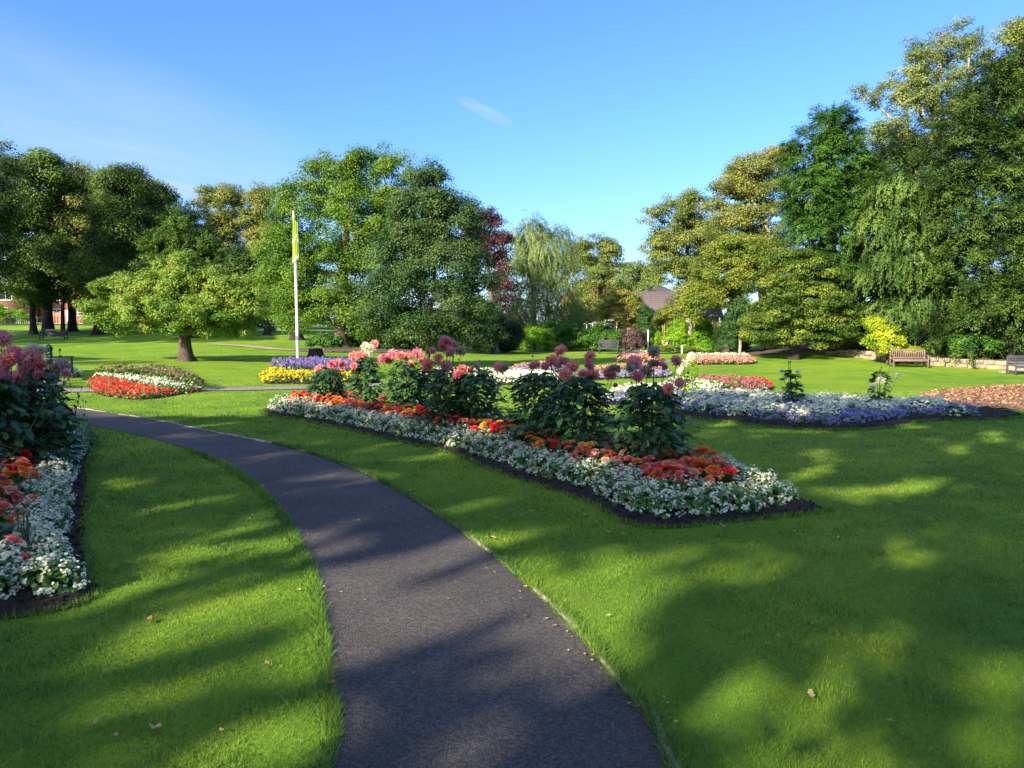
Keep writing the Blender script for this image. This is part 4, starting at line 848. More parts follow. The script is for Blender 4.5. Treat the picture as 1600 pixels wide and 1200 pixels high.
pd(-22, 6.9, 1.08, .38, [(2,530,'dusky',1.2),(12,560,'salmon',1.1),(-10,580,'pink',1.2),(20,553,'pink',1.15),(3,592,'pink',1.2),(-20,560,'faded',1)], 'dark-leaved dahlia cut by the left edge of the photo', 1000)
pd(50, 8.0, 1.12, .38, [(45,547,'cream',1),(54,546,'cream',1.1),(61,548,'cream',1),(52,562,'dusky',1.4),(42,555,'salmon',1.1),(62,572,'salmon',1.1),(30,560,'pink',1.2)], 'dahlia with small cream heads catching the sun, at the back of the left bed', 900)
pd(72, 7.4, .72, .28, [(88,640,'faded',.4)], 'small dark dahlia without open flowers on the path side of the left bed', 350)
pd(-90, 5.6, 1.0, .38, [(-60,600,'pink',1)], 'dahlia just outside the left edge of the photo', 600)
pd(14, 4.45, .34, .16, [], 'low plant with broad bright green leaves at the lower left edge', 22)
# wiry seed-stems and ferny plants at the far end of the left bed
for j, (px, D, h, lab) in enumerate(((118, 9.6, .34, 'low ferny plant at the far end of the left bed by the path'), (95, 9.2, .36, 'ferny plant second from the far end of the left bed'), (75, 9.0, .4, 'ferny plant in front of the path bend'), (108, 8.6, .28, 'low ferny plant behind the white edging of the left bed'), (130, 9.2, .28, 'ferny plant nearest the lawn at the far end of the left bed'), (88, 8.4, .3, 'ferny plant beside the orange begonias of the left bed'))):
    x = (px-800)/F*D; o = empty('cosmos_plant', (x, D, .04), lab, 'plant', 'ferny plants of the left bed'); n = 420
    d = rdir(n); d[:, 2] = np.abs(d[:, 2]); p = d*np.array([.26, .26, h])*R.uniform(.4, 1, n)[:, None]; V, f = rhombs(p, d+R.normal(0, .5, (n, 3)), d+R.normal(0, .4, (n, 3)) + np.array([0, 0, .5]), .055, .014)
    ob('foliage', mk('foliage', [(V, f, 0, R.random(n))], [M_BLEAF]), o)
    st = []
    for k in range(3): 
        e = np.array([R.normal(0, .12), R.normal(0, .12), h*R.uniform(1.3, 2.2)]); st += tube([np.zeros(3), e*.5 + np.array([.01, 0, 0]), e], [.004, .003, .002], 4)
        st += tube([e, e+[0, 0, .02], e+[0, 0, .035]], [.004, .011, .002], 5)
    ob('stems', mk('stems', st, [M_STEM]), o)

# ---------------- purple and white bed
bed_thing(PBED, 'rounded bed of purple and white flowers on the right lawn', .08)
def ager():
    V, f = dome_leaves(70, .16, .15, .06); n = 48; d = rdir(n); d[:, 2] = np.abs(d[:, 2])+.15; d = nrm(d); p = d*np.array([.16, .16, .19]); k = np.repeat(np.arange(n), 3); q = p[k] + R.normal(0, .012, (n*3, 3))
    V2, f2 = rhombs2(q, nrm(d[k] + R.normal(0, .4, (n*3, 3))), rdir(n*3), .024, .9); return mk('foliage', [(V, f, 0, tile2(R.random(70)))], [M_BLEAF]), mk('blossoms', [(V2, f2, 0, tile2(R.random(n*3)))], [PM['purple']])
def wbeg():
    V, f = dome_leaves(60, .17, .24, .07); n = 24; d = rdir(n); d[:, 2] = np.abs(d[:, 2])+.1; d = nrm(d); p = d*np.array([.18, .18, .29]); k = np.repeat(np.arange(n), 4); q = p[k] + R.normal(0, .02, (n*4, 3))
    V2, f2 = rhombs2(q, nrm(d[k] + R.normal(0, .4, (n*4, 3))), rdir(n*4), .045, .9); return mk('foliage', [(V, f, 0, tile2(R.random(60)))], [M_BLEAF]), mk('blossoms', [(V2, f2, 0, tile2(R.random(n*4)))], [PM['white']])
AV = [ager() for _ in range(4)]; BV = [wbeg() for _ in range(4)]
xs, ys = np.meshgrid(np.arange(1.6, 9.2, .25), np.arange(10.5, 16, .235)); xs = xs + (np.arange(xs.shape[0])%2)[:, None]*.12
pts = np.column_stack([xs.ravel(), ys.ravel()]) + R.normal(0, .03, (xs.size, 2)); dd = pdist(pts[:, 0], pts[:, 1], PBED)
pts = pts[inpoly(pts[:, 0], pts[:, 1], PBED) & (dd > .28)]; dd = pdist(pts[:, 0], pts[:, 1], PBED)
for (x, y), d in zip(pts, dd):
    if x > 7.9: continue
    v = math.sin(x*2.1 + y*1.3) + .6*math.sin(x*4.3 - y*3.1 + 1)
    pur = (d < .60 and R.random() < .75) or v > .85 or R.random() < .12
    if pur: o = empty('ageratum_plant', (x, y, Hs(x, y)+.05), 'low purple ageratum plant of the purple and white bed', 'ageratum', 'purple plants of the right bed', R.random()*6); m_ = AV[R.integers(4)]
    else: o = empty('petunia_plant', (x, y, Hs(x, y)+.05), 'taller white-flowered plant inside the purple and white bed', 'petunia', 'white plants of the purple bed', R.random()*6); m_ = BV[R.integers(4)]
    s = R.uniform(.9, 1.15); o.scale = (s, s, s*.78); ob('foliage', m_[0], o); ob('blossoms', m_[1], o)
for px, D, h, spec, lab in ((1240, 13.2, .78, [(1222,580,'white',.75),(1247,580,'white',.75),(1233,604,'white',.9)], 'tall white dahlia standing in the purple and white bed, left of two'),
                            (1377, 13.0, .72, [(1376,594,'white',1.1),(1402,587,'white',.8),(1364,604,'white',.95)], 'tall white dahlia standing in the purple and white bed, right of two'),
                            (1080, 14.8, .85, [(1080,557,'white',1.2),(1068,569,'white',1.3),(1062,580,'white',.8)], 'sunlit white dahlia with light green leaves behind the long bed')):
    x = (px-800)/F*D; dahlia(x, D, h, .17, headlist((x, D), D, spec, .02), lab, 190, group='white dahlias', leafmatl=LM['limeshrub'] if px < 1100 else None, extra=3, ls=.085)

# ---------------- distant beds: one thing each, colour bands as parts
def far_bed(label, poly_px, bands, soil=True, fs=.06):
    """bands: (name, petal key, height, density per m2, [sub polygon px] or None, leaf share)"""
    P = smoothline(Gp(poly_px), 5, True); c = P.mean(0); o = np.array([c[0], c[1], Hs(*c)])
    r = empty('flower_bed', tuple(o), label, 'flower bed')
    V, f = mound('soil', P, M_SOIL, .06, .03, step=.3); ob('soil', mk('soil', [(V-o, f, 0, None)], [M_SOIL], True), r)
    for nm, pk, h, fill, lo, hi in bands:
        # the band is a slice of the bed between two fractions of its depth as seen from the lawn in front
        b0 = P.min(0); b1 = P.max(0); A = (b1-b0).prod(); n = int(A*fill); q = b0 + R.random((n, 2))*(b1-b0); ok = inpoly(q[:, 0], q[:, 1], P); q = q[ok]
        # local front/back fraction
        fr = np.empty(len(q))
        ymin = np.full(80, np.inf); ymax = np.full(80, -np.inf); xb = np.linspace(b0[0], b1[0], 81)
        for s in range(len(P)):
            for t in np.linspace(0, 1, 12): 
                x, y = P[s]*(1-t) + P[(s+1)%len(P)]*t; k = min(79, max(0, int((x-b0[0])/(b1[0]-b0[0])*80))); ymin[k] = min(ymin[k], y); ymax[k] = max(ymax[k], y)
        k = np.clip(((q[:, 0]-b0[0])/(b1[0]-b0[0])*80).astype(int), 0, 79); fr = (q[:, 1]-ymin[k])/np.maximum(ymax[k]-ymin[k], .1)
        if isinstance(lo, tuple): u = (q[:, 0]-b0[0])/(b1[0]-b0[0]); s = (u >= lo[0]) & (u < hi[0]) & (fr >= lo[1]) & (fr < hi[1])
        else: s = (fr >= lo) & (fr < hi)
        q = q[s]; m = len(q)
        if m < 5: continue
        e = np.clip(pdist(q[:, 0], q[:, 1], P)/.22, .25, 1)**.5; bumpy = .85+.15*np.sin(q[:, 0]*9)*np.sin(q[:, 1]*9)
        top = h*e*bumpy; z0 = H(q[:, 0], q[:, 1])
        hh = np.where(R.random(m) < .5, top*R.uniform(.85, 1.08, m), top*R.uniform(.1, .95, m))
        p = np.column_stack([q, z0 + hh]); fl = R.random(m) < np.where(hh > top*.8, .88 if nm in ('red_flowers','white_flowers') else .62, .25 if nm != 'salvia_spikes' else .1)
        if nm == 'salvia_spikes': V, f = rhombs(p[fl], np.array([0, -1., .2]) + R.normal(0, .3, (fl.sum(), 3)), np.array([0, 0, 1.]) + R.normal(0, .15, (fl.sum(), 3)), .13, .035)
        else: V, f = rhombs(p[fl], np.array([0, -.5, .9]) + R.normal(0, .5, (fl.sum(), 3)), rdir(fl.sum()), fs*R.uniform(.7, 1.3, fl.sum()), fs*.8)
        ob(nm, mk(nm, [(V-o, f, 0, R.random(len(f)))], [PM[pk]]), r)
        g = ~fl; V, f = rhombs(p[g], R.normal(0, .6, (g.sum(), 3)) + np.array([0, 0, .8]), rdir(g.sum()) + np.array([0, 0, .4]), .09, .055)
        ob('foliage', mk('foliage', [(V-o, f, 0, R.random(len(f)))], [M_BLEAF]), r)
    return r
far_bed('red-fronted bed with a white middle and mauve mound, on the left lawn', [(143,611),(165,620),(222,625),(280,617),(320,610),(300,603),(285,598),(240,594),(150,594),(138,600)],
        [('red_flowers','red',.20,700,-.1,.42),('white_flowers','white',.26,700,.42,.66),('mauve_flowers','mauve',.48,1100,.66,1.1)], fs=.04)
far_bed('bed of yellow flowers and purple spikes round the foot of the flagpole', [(408,598),(440,600),(500,600),(540,598),(575,594),(580,585),(540,580),(470,578),(415,583)],
        [('yellow_flowers','gold',.28,420,-.1,.38),('salvia_spikes','violet',.50,650,.38,1.1)], fs=.07)
far_bed('low white bed glimpsed through the dahlias', [(650,594),(720,600),(800,602),(866,600),(870,590),(800,587),(700,585),(655,586)], [('white_flowers','white',.26,650,-.1,.8),('yellow_flowers','cream',.28,500,.8,1.1)])
far_bed('curved coral and lilac bed in front of the clipped bushes', [(795,584),(840,582),(885,580),(890,572),(870,569),(830,574),(800,579)], [('lilac_flowers','lilac',.22,600,-.1,.5),('coral_flowers','salmon',.30,600,.5,1.1)])
far_bed('coral and lilac bed right of the bend in the far path', [(925,594),(960,592),(1040,590),(1040,580),(960,580),(925,584)], [('lilac_flowers','lilac',.22,600,-.1,.5),('coral_flowers','salmon',.34,600,.5,1.1)])
far_bed('short mounded salmon-pink bed in front of the purple shrub', [(964,566),(990,567),(1030,567),(1030,561),(990,560),(967,562)], [('salmon_flowers','salmon',.48,450,-.1,.7),('pale_flowers','cream',.52,700,.6,1.1)], fs=.09)
far_bed('long salmon-pink bed below the staked tree', [(1078,570),(1120,570),(1178,569),(1170,562),(1120,561),(1080,562)], [('salmon_flowers','salmon',.36,450,-.1,.6),('pale_flowers','cream',.42,450,.6,1.1)], fs=.09)
far_bed('bed of cream, pink and red flowers right behind the purple and white bed', [(1040,612),(1100,613),(1160,613),(1200,611),(1203,603),(1150,600),(1090,600),(1040,602)],
        [('cream_flowers','cream',.26,700,(-.1,-.1),(.38,1.1)),('pink_flowers','magenta',.30,700,(.38,-.1),(.80,1.1)),('red_flowers','red',.28,700,(.80,-.1),(1.1,1.1))], fs=.055)
far_bed('sunlit low white bed behind the nearest dahlia', [(945,634),(1000,632),(1085,628),(1130,622),(1090,617),(1000,617),(950,621)], [('lilac_flowers','lilac',.2,500,-.1,.35),('white_flowers','white',.30,700,.35,1.1)], fs=.06)
far_bed('tiny white bed beside the end-on bench', [(98,588),(125,589),(126,585),(100,584)], [('white_flowers','white',.28,500,-.1,1.1)])

# ------------------------------------------------------------------ mulch, lawn blades, fallen leaves
V, f = mound('mulch', MULCH, M_CHIPB, .05, .03, step=.2)
ob('mulch_ground', mk('mulch_ground', [(V, f, 0, None)], [M_CHIPB], True), kind='structure')
n = 42000; b0, b1 = MULCH.min(0), MULCH.max(0); q = b0 + R.random((n, 2))*(b1-b0); q = q[inpoly(q[:, 0], q[:, 1], MULCH)]; m = len(q)
V, f = rhombs(np.column_stack([q, H(q[:, 0], q[:, 1]) + R.uniform(.05, .10, m)]), np.array([0, 0, 1.]) + R.normal(0, .5, (m, 3)), rdir(m)*np.array([1, 1, .2]), R.uniform(.04, .12, m), R.uniform(.02, .045, m))
ob('wood_chips', mk('wood_chips', [(V, f, 0, R.random(m))], [M_CHIP]), kind='stuff', label='orange-brown wood chips mulching the right lawn', category='wood chips')

def grass():
    Vs = []; T = []
    bands = [(1.9, 3.2, 16000, .018, .0034), (3.2, 5, 8500, .019, .005), (5, 8, 4000, .020, .008), (8, 13, 1500, .020, .014), (13, 20, 300, .014, .026)]
    for d0, d1, den, h, wd in bands:
        wdt = .74*d1 + .6; n = int((2*wdt)*(d1-d0)*den); x = R.uniform(-wdt, wdt, n); y = R.uniform(d0, d1, n)
        ok = (np.abs(x) < .73*y + .45) & ~inpoly(x, y, PATH) & ~inpoly(x, y, MULCH)
        ok &= ~inpoly(x, y, BED) & ~inpoly(x, y, LBED) & ~inpoly(x, y, PBED)
        x, y = x[ok], y[ok]
        cl_ = .5+.5*np.array(np.sin(x*7.1+np.sin(y*5)*2)*np.sin(y*6.3+np.sin(x*4)*2))
        n = len(x); z = H(x, y); a = R.random(n)*6.283; hh = h*R.uniform(.4, 1.5, n)*(.55+.95*cl_**2); ww = wd*R.uniform(.6, 1.3, n); lean = R.normal(0, .55, (n, 2))
        dx, dy = np.cos(a)*ww/2, np.sin(a)*ww/2
        Vs.append(np.stack([np.stack([x-dx, y-dy, z-.004], 1), np.stack([x+dx, y+dy, z-.004], 1), np.stack([x+lean[:, 0]*hh, y+lean[:, 1]*hh, z+hh], 1)], 1).reshape(-1, 3)); T.append(np.clip(R.normal(.5, .22, n), 0, 1))
    # untidy longer grass along the path edges and beds
    E = []
    for L, s in ((PRs, 1), (PLs, -1)):
        t = nrm(np.gradient(L, axis=0)); nn = np.column_stack([t[:, 1], -t[:, 0]])*s; n = 16000; u = R.uniform(11, 85, n); i = u.astype(int); fr = (u-i)[:, None]; E.append(L[i]*(1-fr) + L[i+1]*fr + nn[i]*(np.abs(R.normal(0, .03, n)) - .006 + .02*(s < 0)*0)[:, None])
    for P in (BED, LBED, PBED):
        n = 9000; u = R.uniform(0, len(P), n); i = u.astype(int) % len(P); fr = (u-u.astype(int))[:, None]; E.append(P[i]*(1-fr) + P[(i+1) % len(P)]*fr + R.normal(0, .015, (n, 2)))
    E = np.concatenate(E); x, y = E[:, 0], E[:, 1]; n = len(x); z = H(x, y); a = R.random(n)*6.283; hh = R.uniform(.02, .055, n); ww = .0045*np.clip(y/3.5, 1, 5); lean = R.normal(0, .6, (n, 2)); dx, dy = np.cos(a)*ww/2, np.sin(a)*ww/2
    Vs.append(np.stack([np.stack([x-dx, y-dy, z-.004], 1), np.stack([x+dx, y+dy, z-.004], 1), np.stack([x+lean[:, 0]*hh, y+lean[:, 1]*hh, z+hh], 1)], 1).reshape(-1, 3)); T.append(np.clip(R.normal(.45, .25, n), 0, 1))
    V = np.concatenate(Vs); print('grass blades', len(V)//3)
    ob('grass', mk('grass', [(V, np.arange(len(V)).reshape(-1, 3), 0, np.concatenate(T))], [M_GRASS]), kind='stuff', label='short mown green grass blades of the near lawn', category='grass')
grass()
LFM = leafmat('fallen_leaf', [(.20,.10,.04), (.45,.30,.10), (.60,.52,.30)], .2, .6, .4, nsc=1.5)
def fleaf(r, lobes):
    a = np.linspace(0, 2*PI, 15)[:-1]; rr = r*(.72 + .28*np.cos(a*lobes))*(1+.1*np.sin(a)); V = np.column_stack([rr*np.cos(a), rr*np.sin(a)*.75, .006 + .25*rr*rr/r + .004*np.sin(a*3)]); V = np.vstack([V, [0, 0, .002]])
    return mk('fallen_leaf', [(V, np.array([[i, (i+1) % 14, 14] for i in range(14)]), 0, R.random(14)*.3+.4)], [LFM])
FL = [fleaf(.022, 5), fleaf(.018, 1), fleaf(.027, 3)]
spots = [(772,846,2.3),(418,1045,1.4),(243,1146,1.5),(230,976,1.6),(183,1157,1.2),(700,941,.8),(388,815,1),(560,817,1),(950,836,1.2),(973,839,1.2),(1130,827,1.6),(1265,1094,1.5),(1310,845,1.3),(830,803,1.2),(912,808,1.2),(447,817,1),(1390,1112*1.02,1.1),(515,1075,1.3),(345,1150,1),(148,1138,1.1),(760,893,.6),(820,968,.9),(640,770,1),(430,700,.9),(1240,835,1.1),(1060,870,1.1)]
for px, py, s in spots:
    g = G(px, py); o = ob('fallen_leaf', FL[R.integers(3)], None, (g[0], g[1], Hs(*g)+.02), R.random()*6, label='small dry leaf lying on the near lawn and path', category='leaf', group='fallen leaves in the foreground'); o.scale = (s*.8,)*3
for k in range(90):
    if k < 60: i_ = R.integers(10, 70); e_ = (PRs if R.random() < .6 else PLs)[i_]; g = e_ + R.normal(0, .10, 2)
    else: D_ = R.uniform(3, 11); g = np.array([R.uniform(-.65, .65)*D_, D_])
    if inpoly(g[0], g[1], BED) or inpoly(g[0], g[1], LBED): continue
    o = ob('fallen_leaf', FL[R.integers(3)], None, (g[0], g[1], Hs(*g)+.016), R.random()*6, label='small dry leaf lying on the near lawn and path', category='leaf', group='fallen leaves in the foreground'); o.scale = (R.uniform(.3, .8),)*3
for k in range(70):
    px, py = R.uniform(100, 1600), R.uniform(552, 640); g = G(px, py)
    if inpoly(g[0], g[1], BED) or inpoly(g[0], g[1], PBED): continue
    o = ob('fallen_leaf', FL[R.integers(3)], None, (g[0], g[1], Hs(*g)+.03), R.random()*6, label='yellowed leaf lying on the sunlit lawn beyond the beds', category='leaf', group='fallen leaves on the far lawn'); o.scale = (1.8,)*3

# ------------------------------------------------------------------ furniture
M_WOOD = plain('bench_wood', (.20,.13,.10), .7, .3, 14, bmp=.2); M_DARKW = plain('bench_dark', (.045,.045,.05), .6, .3, 12); M_METAL = plain('bench_metal', (.05,.05,.055), .5, .2, 10); M_GREYW = plain('bench_grey_shaded', (.07,.07,.075), .6, .3, 12)  # the grey is darkened to stand in for tree shade on the right bench
def bench(x, y, rz, label, M, Wd=1.8, slats='vert', dz=0.0, arch=False):
    r = empty('park_bench', (x, y, Hs(x, y)+dz), label, 'bench', 'park benches', rz); h = Wd/2
    P = []; [P.extend(bevparts(obox((0, -.22+.075*j, .43), Wd, .062, .03))) for j in range(7)]; ob('seat', mk('seat', P, [M]), r)
    P = bevparts(obox((0, .27, .90), Wd, .04, .07)) + bevparts(obox((0, .25, .50), Wd, .035, .06))
    if slats == 'vert':
        for j in range(15): P += bevparts(obox((-h+.12+j*(Wd-.24)/14, .26, .70), .055, .02, .36), 0, .004)
    else:
        for j in range(4): P += bevparts(obox((0, .26, .56+.09*j), Wd, .02, .06), 0, .004)
    if arch: P += tube([(-h, .26, .9), (-h*.7, .26, .97), (0, .26, 1.0), (h*.7, .26, .97), (h, .26, .9)], .03, 6)
    ob('backrest', mk('backrest', P, [M]), r)
    for s in (-1, 1):
        ob('leg', mk('leg', bevparts(obox((s*(h-.03), -.24, .31), .06, .06, .62)), [M]), r)
        ob('leg', mk('leg', bevparts(obox((s*(h-.03), .265, .46), .06, .07, .92)), [M]), r)
        ob('armrest', mk('armrest', bevparts(obox((s*(h-.03), -.01, .64), .075, .58, .035)), [M]), r)
        ob('rail', mk('rail', bevparts(obox((s*(h-.03), .01, .20), .04, .46, .05)), [M]), r)
    ob('apron', mk('apron', bevparts(obox((0, -.245, .37), Wd-.1, .03, .09)), [M]), r)
    return r
g = G(1420, 574); bench(g[0], g[1], math.radians(-8), 'brown slatted wooden bench in the sun before the low stone wall', M_WOOD, 1.75)
g = G(84, 531); bench(g[0], g[1], math.radians(2), 'dark bench with horizontal slats on the far shaded lawn under the left trees', M_DARKW, 2.2, 'hor')
g = W(1603, 580, 35.5); bench(g[0], g[1], math.radians(10), 'shade-darkened grey bench cut by the right edge, at the end of the stone wall', M_GREYW, 1.7, 'hor')
g = G(951, 553); bench(g[0], g[1], math.radians(-15), 'dark blue-grey bench in shade at the foot of the green bush and purple shrub', M_DARKW, 1.3, 'hor')
g = G(83, 596); bench(g[0]-.1, g[1]+.5, math.radians(116), 'grey arched-back bench seen nearly end-on behind the left dahlias', M_GREYW, 1.2, 'hor', arch=True)
def slab(pts, z, m, name='paving_slab'):
    P = Gp(pts); c = P.mean(0); h0 = Hs(*c); n = len(P); V = np.vstack([np.column_stack([P, np.full(n, h0-.1)]), np.column_stack([P, np.full(n, h0+z)])])
    f = np.array([[i, (i+1) % n, (i+1) % n+n, i+n] for i in range(n)])
    return ob(name, mk(name, [(V, f, 0, None), (V, np.array([list(range(n, 2*n))]), 0, None)], [m]), kind='structure')
slab([(30,594),(100,595),(98,603),(25,602)], .03, M_PATH2); slab([(1560,582),(1660,586),(1660,580),(1570,577)], .06, M_EDGE)
# flagpole
M_POLE = plain('pole_paint', (.72,.68,.62), .4, .08, 3); M_FLAG = leafmat('flag_cloth', [(.34,.46,.05), (.50,.60,.09)], .45, .8, .1, .1); M_FLAGW = leafmat('flag_white', [(.65,.66,.55), (.85,.85,.75)], .4, .8, .1, .1)
g = G(466, 581); z0 = Hs(*g); D = g[1]; ptop = W(464, 334, D)[2] - z0
r = empty('flagpole', (g[0], g[1], z0), 'tall white tapering flagpole rising from the yellow and purple bed', 'flagpole')
ob('pole', mk('pole', tube([(0, 0, 0), (0, 0, ptop*.5), (-.03, 0, ptop)], [.056, .046, .030], 14), [M_POLE], True), r)
ob('finial', mk('finial', tube([(-.03, 0, ptop), (-.03, 0, ptop+.03), (-.03, 0, ptop+.08), (-.03, 0, ptop+.11)], [.02, .045, .035, .005], 12), [M_POLE], True), r)
ob('cleat', mk('cleat', bevparts(obox((0, -.09, 1.2), .03, .03, .16)), [M_METAL]), r)
ob('halyard', mk('halyard', tube([(.04, -.07, 1.2), (.055, -.065, ptop*.6), (.02, -.04, ptop-.05)], .004, 4), [M_POLE]), r)
# limp flag: hanging folds
nu, nv = 40, 30; u = np.linspace(0, 1, nu)[None]; v = np.linspace(0, 1, nv)[:, None]; top = ptop-.1; hgt = 1.55
amp = .035 + .10*v; ang = u*7.5*PI; rad_ = .05 + u*0
Xf = .03 + (.055*np.sin(ang+v*1.5)*(.5+v*.9)) + (u-.5)*.19*(1-.2*v); Yf = -.05 - .06*np.cos(ang*.93+v) * (.4+v*.8); Zf = top - hgt*v*(1-.12*u) - .25*u*(1-v) - .06*np.sin(ang*.5)
V = np.stack([Xf+0*v, Yf+0*v, Zf+0*v*u], -1).reshape(-1, 3); i = np.arange(nv-1)[:, None]*nu + np.arange(nu-1)[None]; f = np.stack([i, i+1, i+nu+1, i+nu], -1).reshape(-1, 4)
vv = (np.arange(nv-1)/(nv-1))[:, None] + 0*np.arange(nu-1)[None]; uu = (np.arange(nu-1)/(nu-1))[None] + 0*vv
wh = ((vv > .93) | (np.abs(vv - .35 - .5*np.abs(uu-.5)) < .035) | (uu > .96)).ravel()
fl_ = ob('flag', mk('flag', [(V, f[~wh], 0, np.full((~wh).sum(), .5)), (V, f[wh], 1, np.full(wh.sum(), .6))], [M_FLAG, M_FLAGW], True), None, (g[0], g[1], z0), label='limp lime-green and white flag hanging in folds from the top of the pole', category='flag')
# stump behind flagpole
g = G(493, 558); V = []; an = np.arange(14)*2*PI/14
r = empty('tree_stump', (g[0], g[1], Hs(*g)), 'low dark tree stump on the lawn just right of the flagpole', 'stump')
prof = [(0, .50), (.08, .40), (.3, .34), (.42, .33)]; V = np.array([[rr*(1+.08*math.sin(3*a))*math.cos(a), rr*(1+.08*math.sin(3*a))*math.sin(a), h] for h, rr in prof for a in an])
i_ = np.arange(3)[:, None]*14; j_ = np.arange(14)[None]; k_ = (j_+1) % 14; f = np.stack([i_+j_, i_+k_, i_+14+k_, i_+14+j_], -1).reshape(-1, 4)
ob('bark', mk('bark', [(V, f, 0, None)], [BK['dark']]), r); ob('cut_top', mk('cut_top', [(V[-14:]+[0, 0, .001], np.arange(14)[None], 0, None)], [plain('cut_wood', (.10,.08,.06), .9)]), r)
# young standard tree with its stake
tree('young_tree', 'young round-headed tree on a pale straight stem beside the clipped cone', 'tree', 46, (1156,555), [(1157,500,20,26),(1160,482,12,16),(1157,518,18,10)], 'hedge', 'pale', n=130, rc=.3, nl=70, ls=.09, r0=.09, flare=1.05)
for px, D, h in ((1008, 52, 1.6), (1060, 50.3, .6)):
    x = (px-800)/F*D; ob('wooden_stake', mk('wooden_stake', bevparts(obox((0, 0, h/2), .09, .09, h), 0, .01), [M_POLE]), None, (x, D-1.0, Hs(x, D-1)), label='tall pale post in front of the purple shrub' if h > 1 else 'short pale post at the foot of the lime-green cones', category='post')
# stone wall of large coursed blocks and the raised bed behind it
M_STONE = plain('wall_stone', (.32,.235,.155), .9, .4, 5, bmp=.5)
wl = smoothline(np.array([G(1296, 557), G(1330,559), G(1370,564), G(1420,569), G(1500,576), G(1580,580), G(1640,583)]), 12); wl[:, 1] += .7
d_ = np.concatenate([[0], np.cumsum(np.linalg.norm(np.diff(wl, axis=0), axis=1))]); parts = []
for course in range(2):
    s = R.uniform(0, .3); top_h = [.26, .50][course]
    while s < d_[-1]:
        ln = R.uniform(.45, 1.1); sm = min(s+ln/2, d_[-1]); x, y = np.interp(sm, d_, wl[:, 0]), np.interp(sm, d_, wl[:, 1]); x2, y2 = np.interp(sm+.1, d_, wl[:, 0]), np.interp(sm+.1, d_, wl[:, 1])
        x1, y1 = np.interp(sm-.1, d_, wl[:, 0]), np.interp(sm-.1, d_, wl[:, 1]); tap = min(1, .45 + sm/3.0)
        hgt = .235; parts += bevparts(obox((x, y+R.normal(0, .012), Hs(x, y) - .02 + (hgt*(course+.5))*tap), ln-.02, .28, hgt*tap-.012, 0, math.atan2(y2-y1, x2-x1)), 0, .022)
        s += ln
c = wl.mean(0); o = np.array([c[0], c[1], Hs(*c)]); r = empty('stone_wall', tuple(o), 'low buff stone block wall curving behind the wooden bench', 'wall')
ob('stone_courses', mk('stone_courses', [(np.asarray(v)-o, f, m, t) for v, f, m, t in parts], [M_STONE]), r)
Pb = np.vstack([wl + [0, .12], (wl + [0, 5.5])[::-1]]); Vb, fb = mound('s', Pb, M_SOIL, .34, .05, step=.35); ob('soil_bank', mk('soil_bank', [(Vb, fb, 0, None)], [plain('dry_soil', (.17,.11,.07), .95, .45, 4, bmp=.5)], True), kind='structure')
def strip(pts, m, z=.02, name='soil_strip', h=.06):
    P = smoothline(Gp(pts), 4, True); V, f = mound('s', P, m, h, .03, step=.3); V[:, 2] += z; ob(name, mk(name, [(V, f, 0, None)], [m], True), kind='structure')
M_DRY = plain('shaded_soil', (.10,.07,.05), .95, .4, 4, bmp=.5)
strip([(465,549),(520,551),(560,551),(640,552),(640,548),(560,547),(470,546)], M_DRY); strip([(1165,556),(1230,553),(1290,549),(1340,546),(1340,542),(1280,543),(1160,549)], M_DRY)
for px, py in ((490,549),(503,549)):
    g = G(px, py); v, f = bev(obox((0, 0, .08), .35, .25, .18), .06); ob('rock', mk('rock', [(v, np.array(q), 0, None) for q in f.values()], [M_STONE]), None, (g[0], g[1], Hs(*g)), label='%s buff rock on the soil edge below the leafy bush' % ('left' if px < 500 else 'right'), category='rock')

# ------------------------------------------------------------------ houses, road, fences
def brickmat(name, c1, c2, sc=1.0):
    m, t, p = mat(name); b = N(t, 'ShaderNodeTexBrick'); mp = N(t, 'ShaderNodeMapping'); mp.inputs['Rotation'].default_value = (PI/2, 0, 0); t.links.new(coords(t), mp.inputs[0]); t.links.new(mp.outputs[0], b.inputs[0])
    b.inputs['Color1'].default_value = (*c1, 1); b.inputs['Color2'].default_value = (*c2, 1); b.inputs['Mortar'].default_value = (.35,.28,.22, 1); b.inputs['Scale'].default_value = 4.4*sc; b.inputs['Mortar Size'].default_value = .012
    c = mix(t, .5, b.outputs[0], ramp(t, [(.7,.7,.7), (1.3,1.3,1.3)], noise(t, coords(t), .8, 4)).outputs[0], 'MULTIPLY'); t.links.new(c, p.inputs['Base Color']); p.inputs['Roughness'].default_value = .9; return m
M_BRICK = brickmat('orange_brick', (.40,.15,.07), (.50,.20,.10)); M_BRICK2 = brickmat('red_brick', (.34,.10,.06), (.42,.14,.08))
def tilemat(name, c):
    m, t, p = mat(name); wv = N(t, 'ShaderNodeTexWave', wave_type='BANDS', bands_direction='Z'); wv.inputs['Scale'].default_value = 1.6; t.links.new(coords(t), wv.inputs[0]); nz = noise(t, coords(t), 4, 5)
    a = ramp(t, [tuple(x*.6 for x in c), c, tuple(x*1.4 for x in c)], nz).outputs[0]; a = mix(t, .6, a, ramp(t, [(.45,.45,.45), (1.1,1.1,1.1)], mrange(t, wv.outputs['Fac'], 0, .5, 0, 1)).outputs[0], 'MULTIPLY'); t.links.new(a, p.inputs['Base Color']); p.inputs['Roughness'].default_value = .9; return m
M_TILE = tilemat('brown_tiles', (.17,.125,.11)); M_TILER = tilemat('red_tiles', (.34,.13,.08)); M_TILED = tilemat('dark_tiles', (.085,.07,.07)); M_CREAM = plain('cream_render', (.62,.55,.40), .85, .1, 2); M_WHITE = plain('white_frame', (.75,.76,.76), .4, .05, 2)
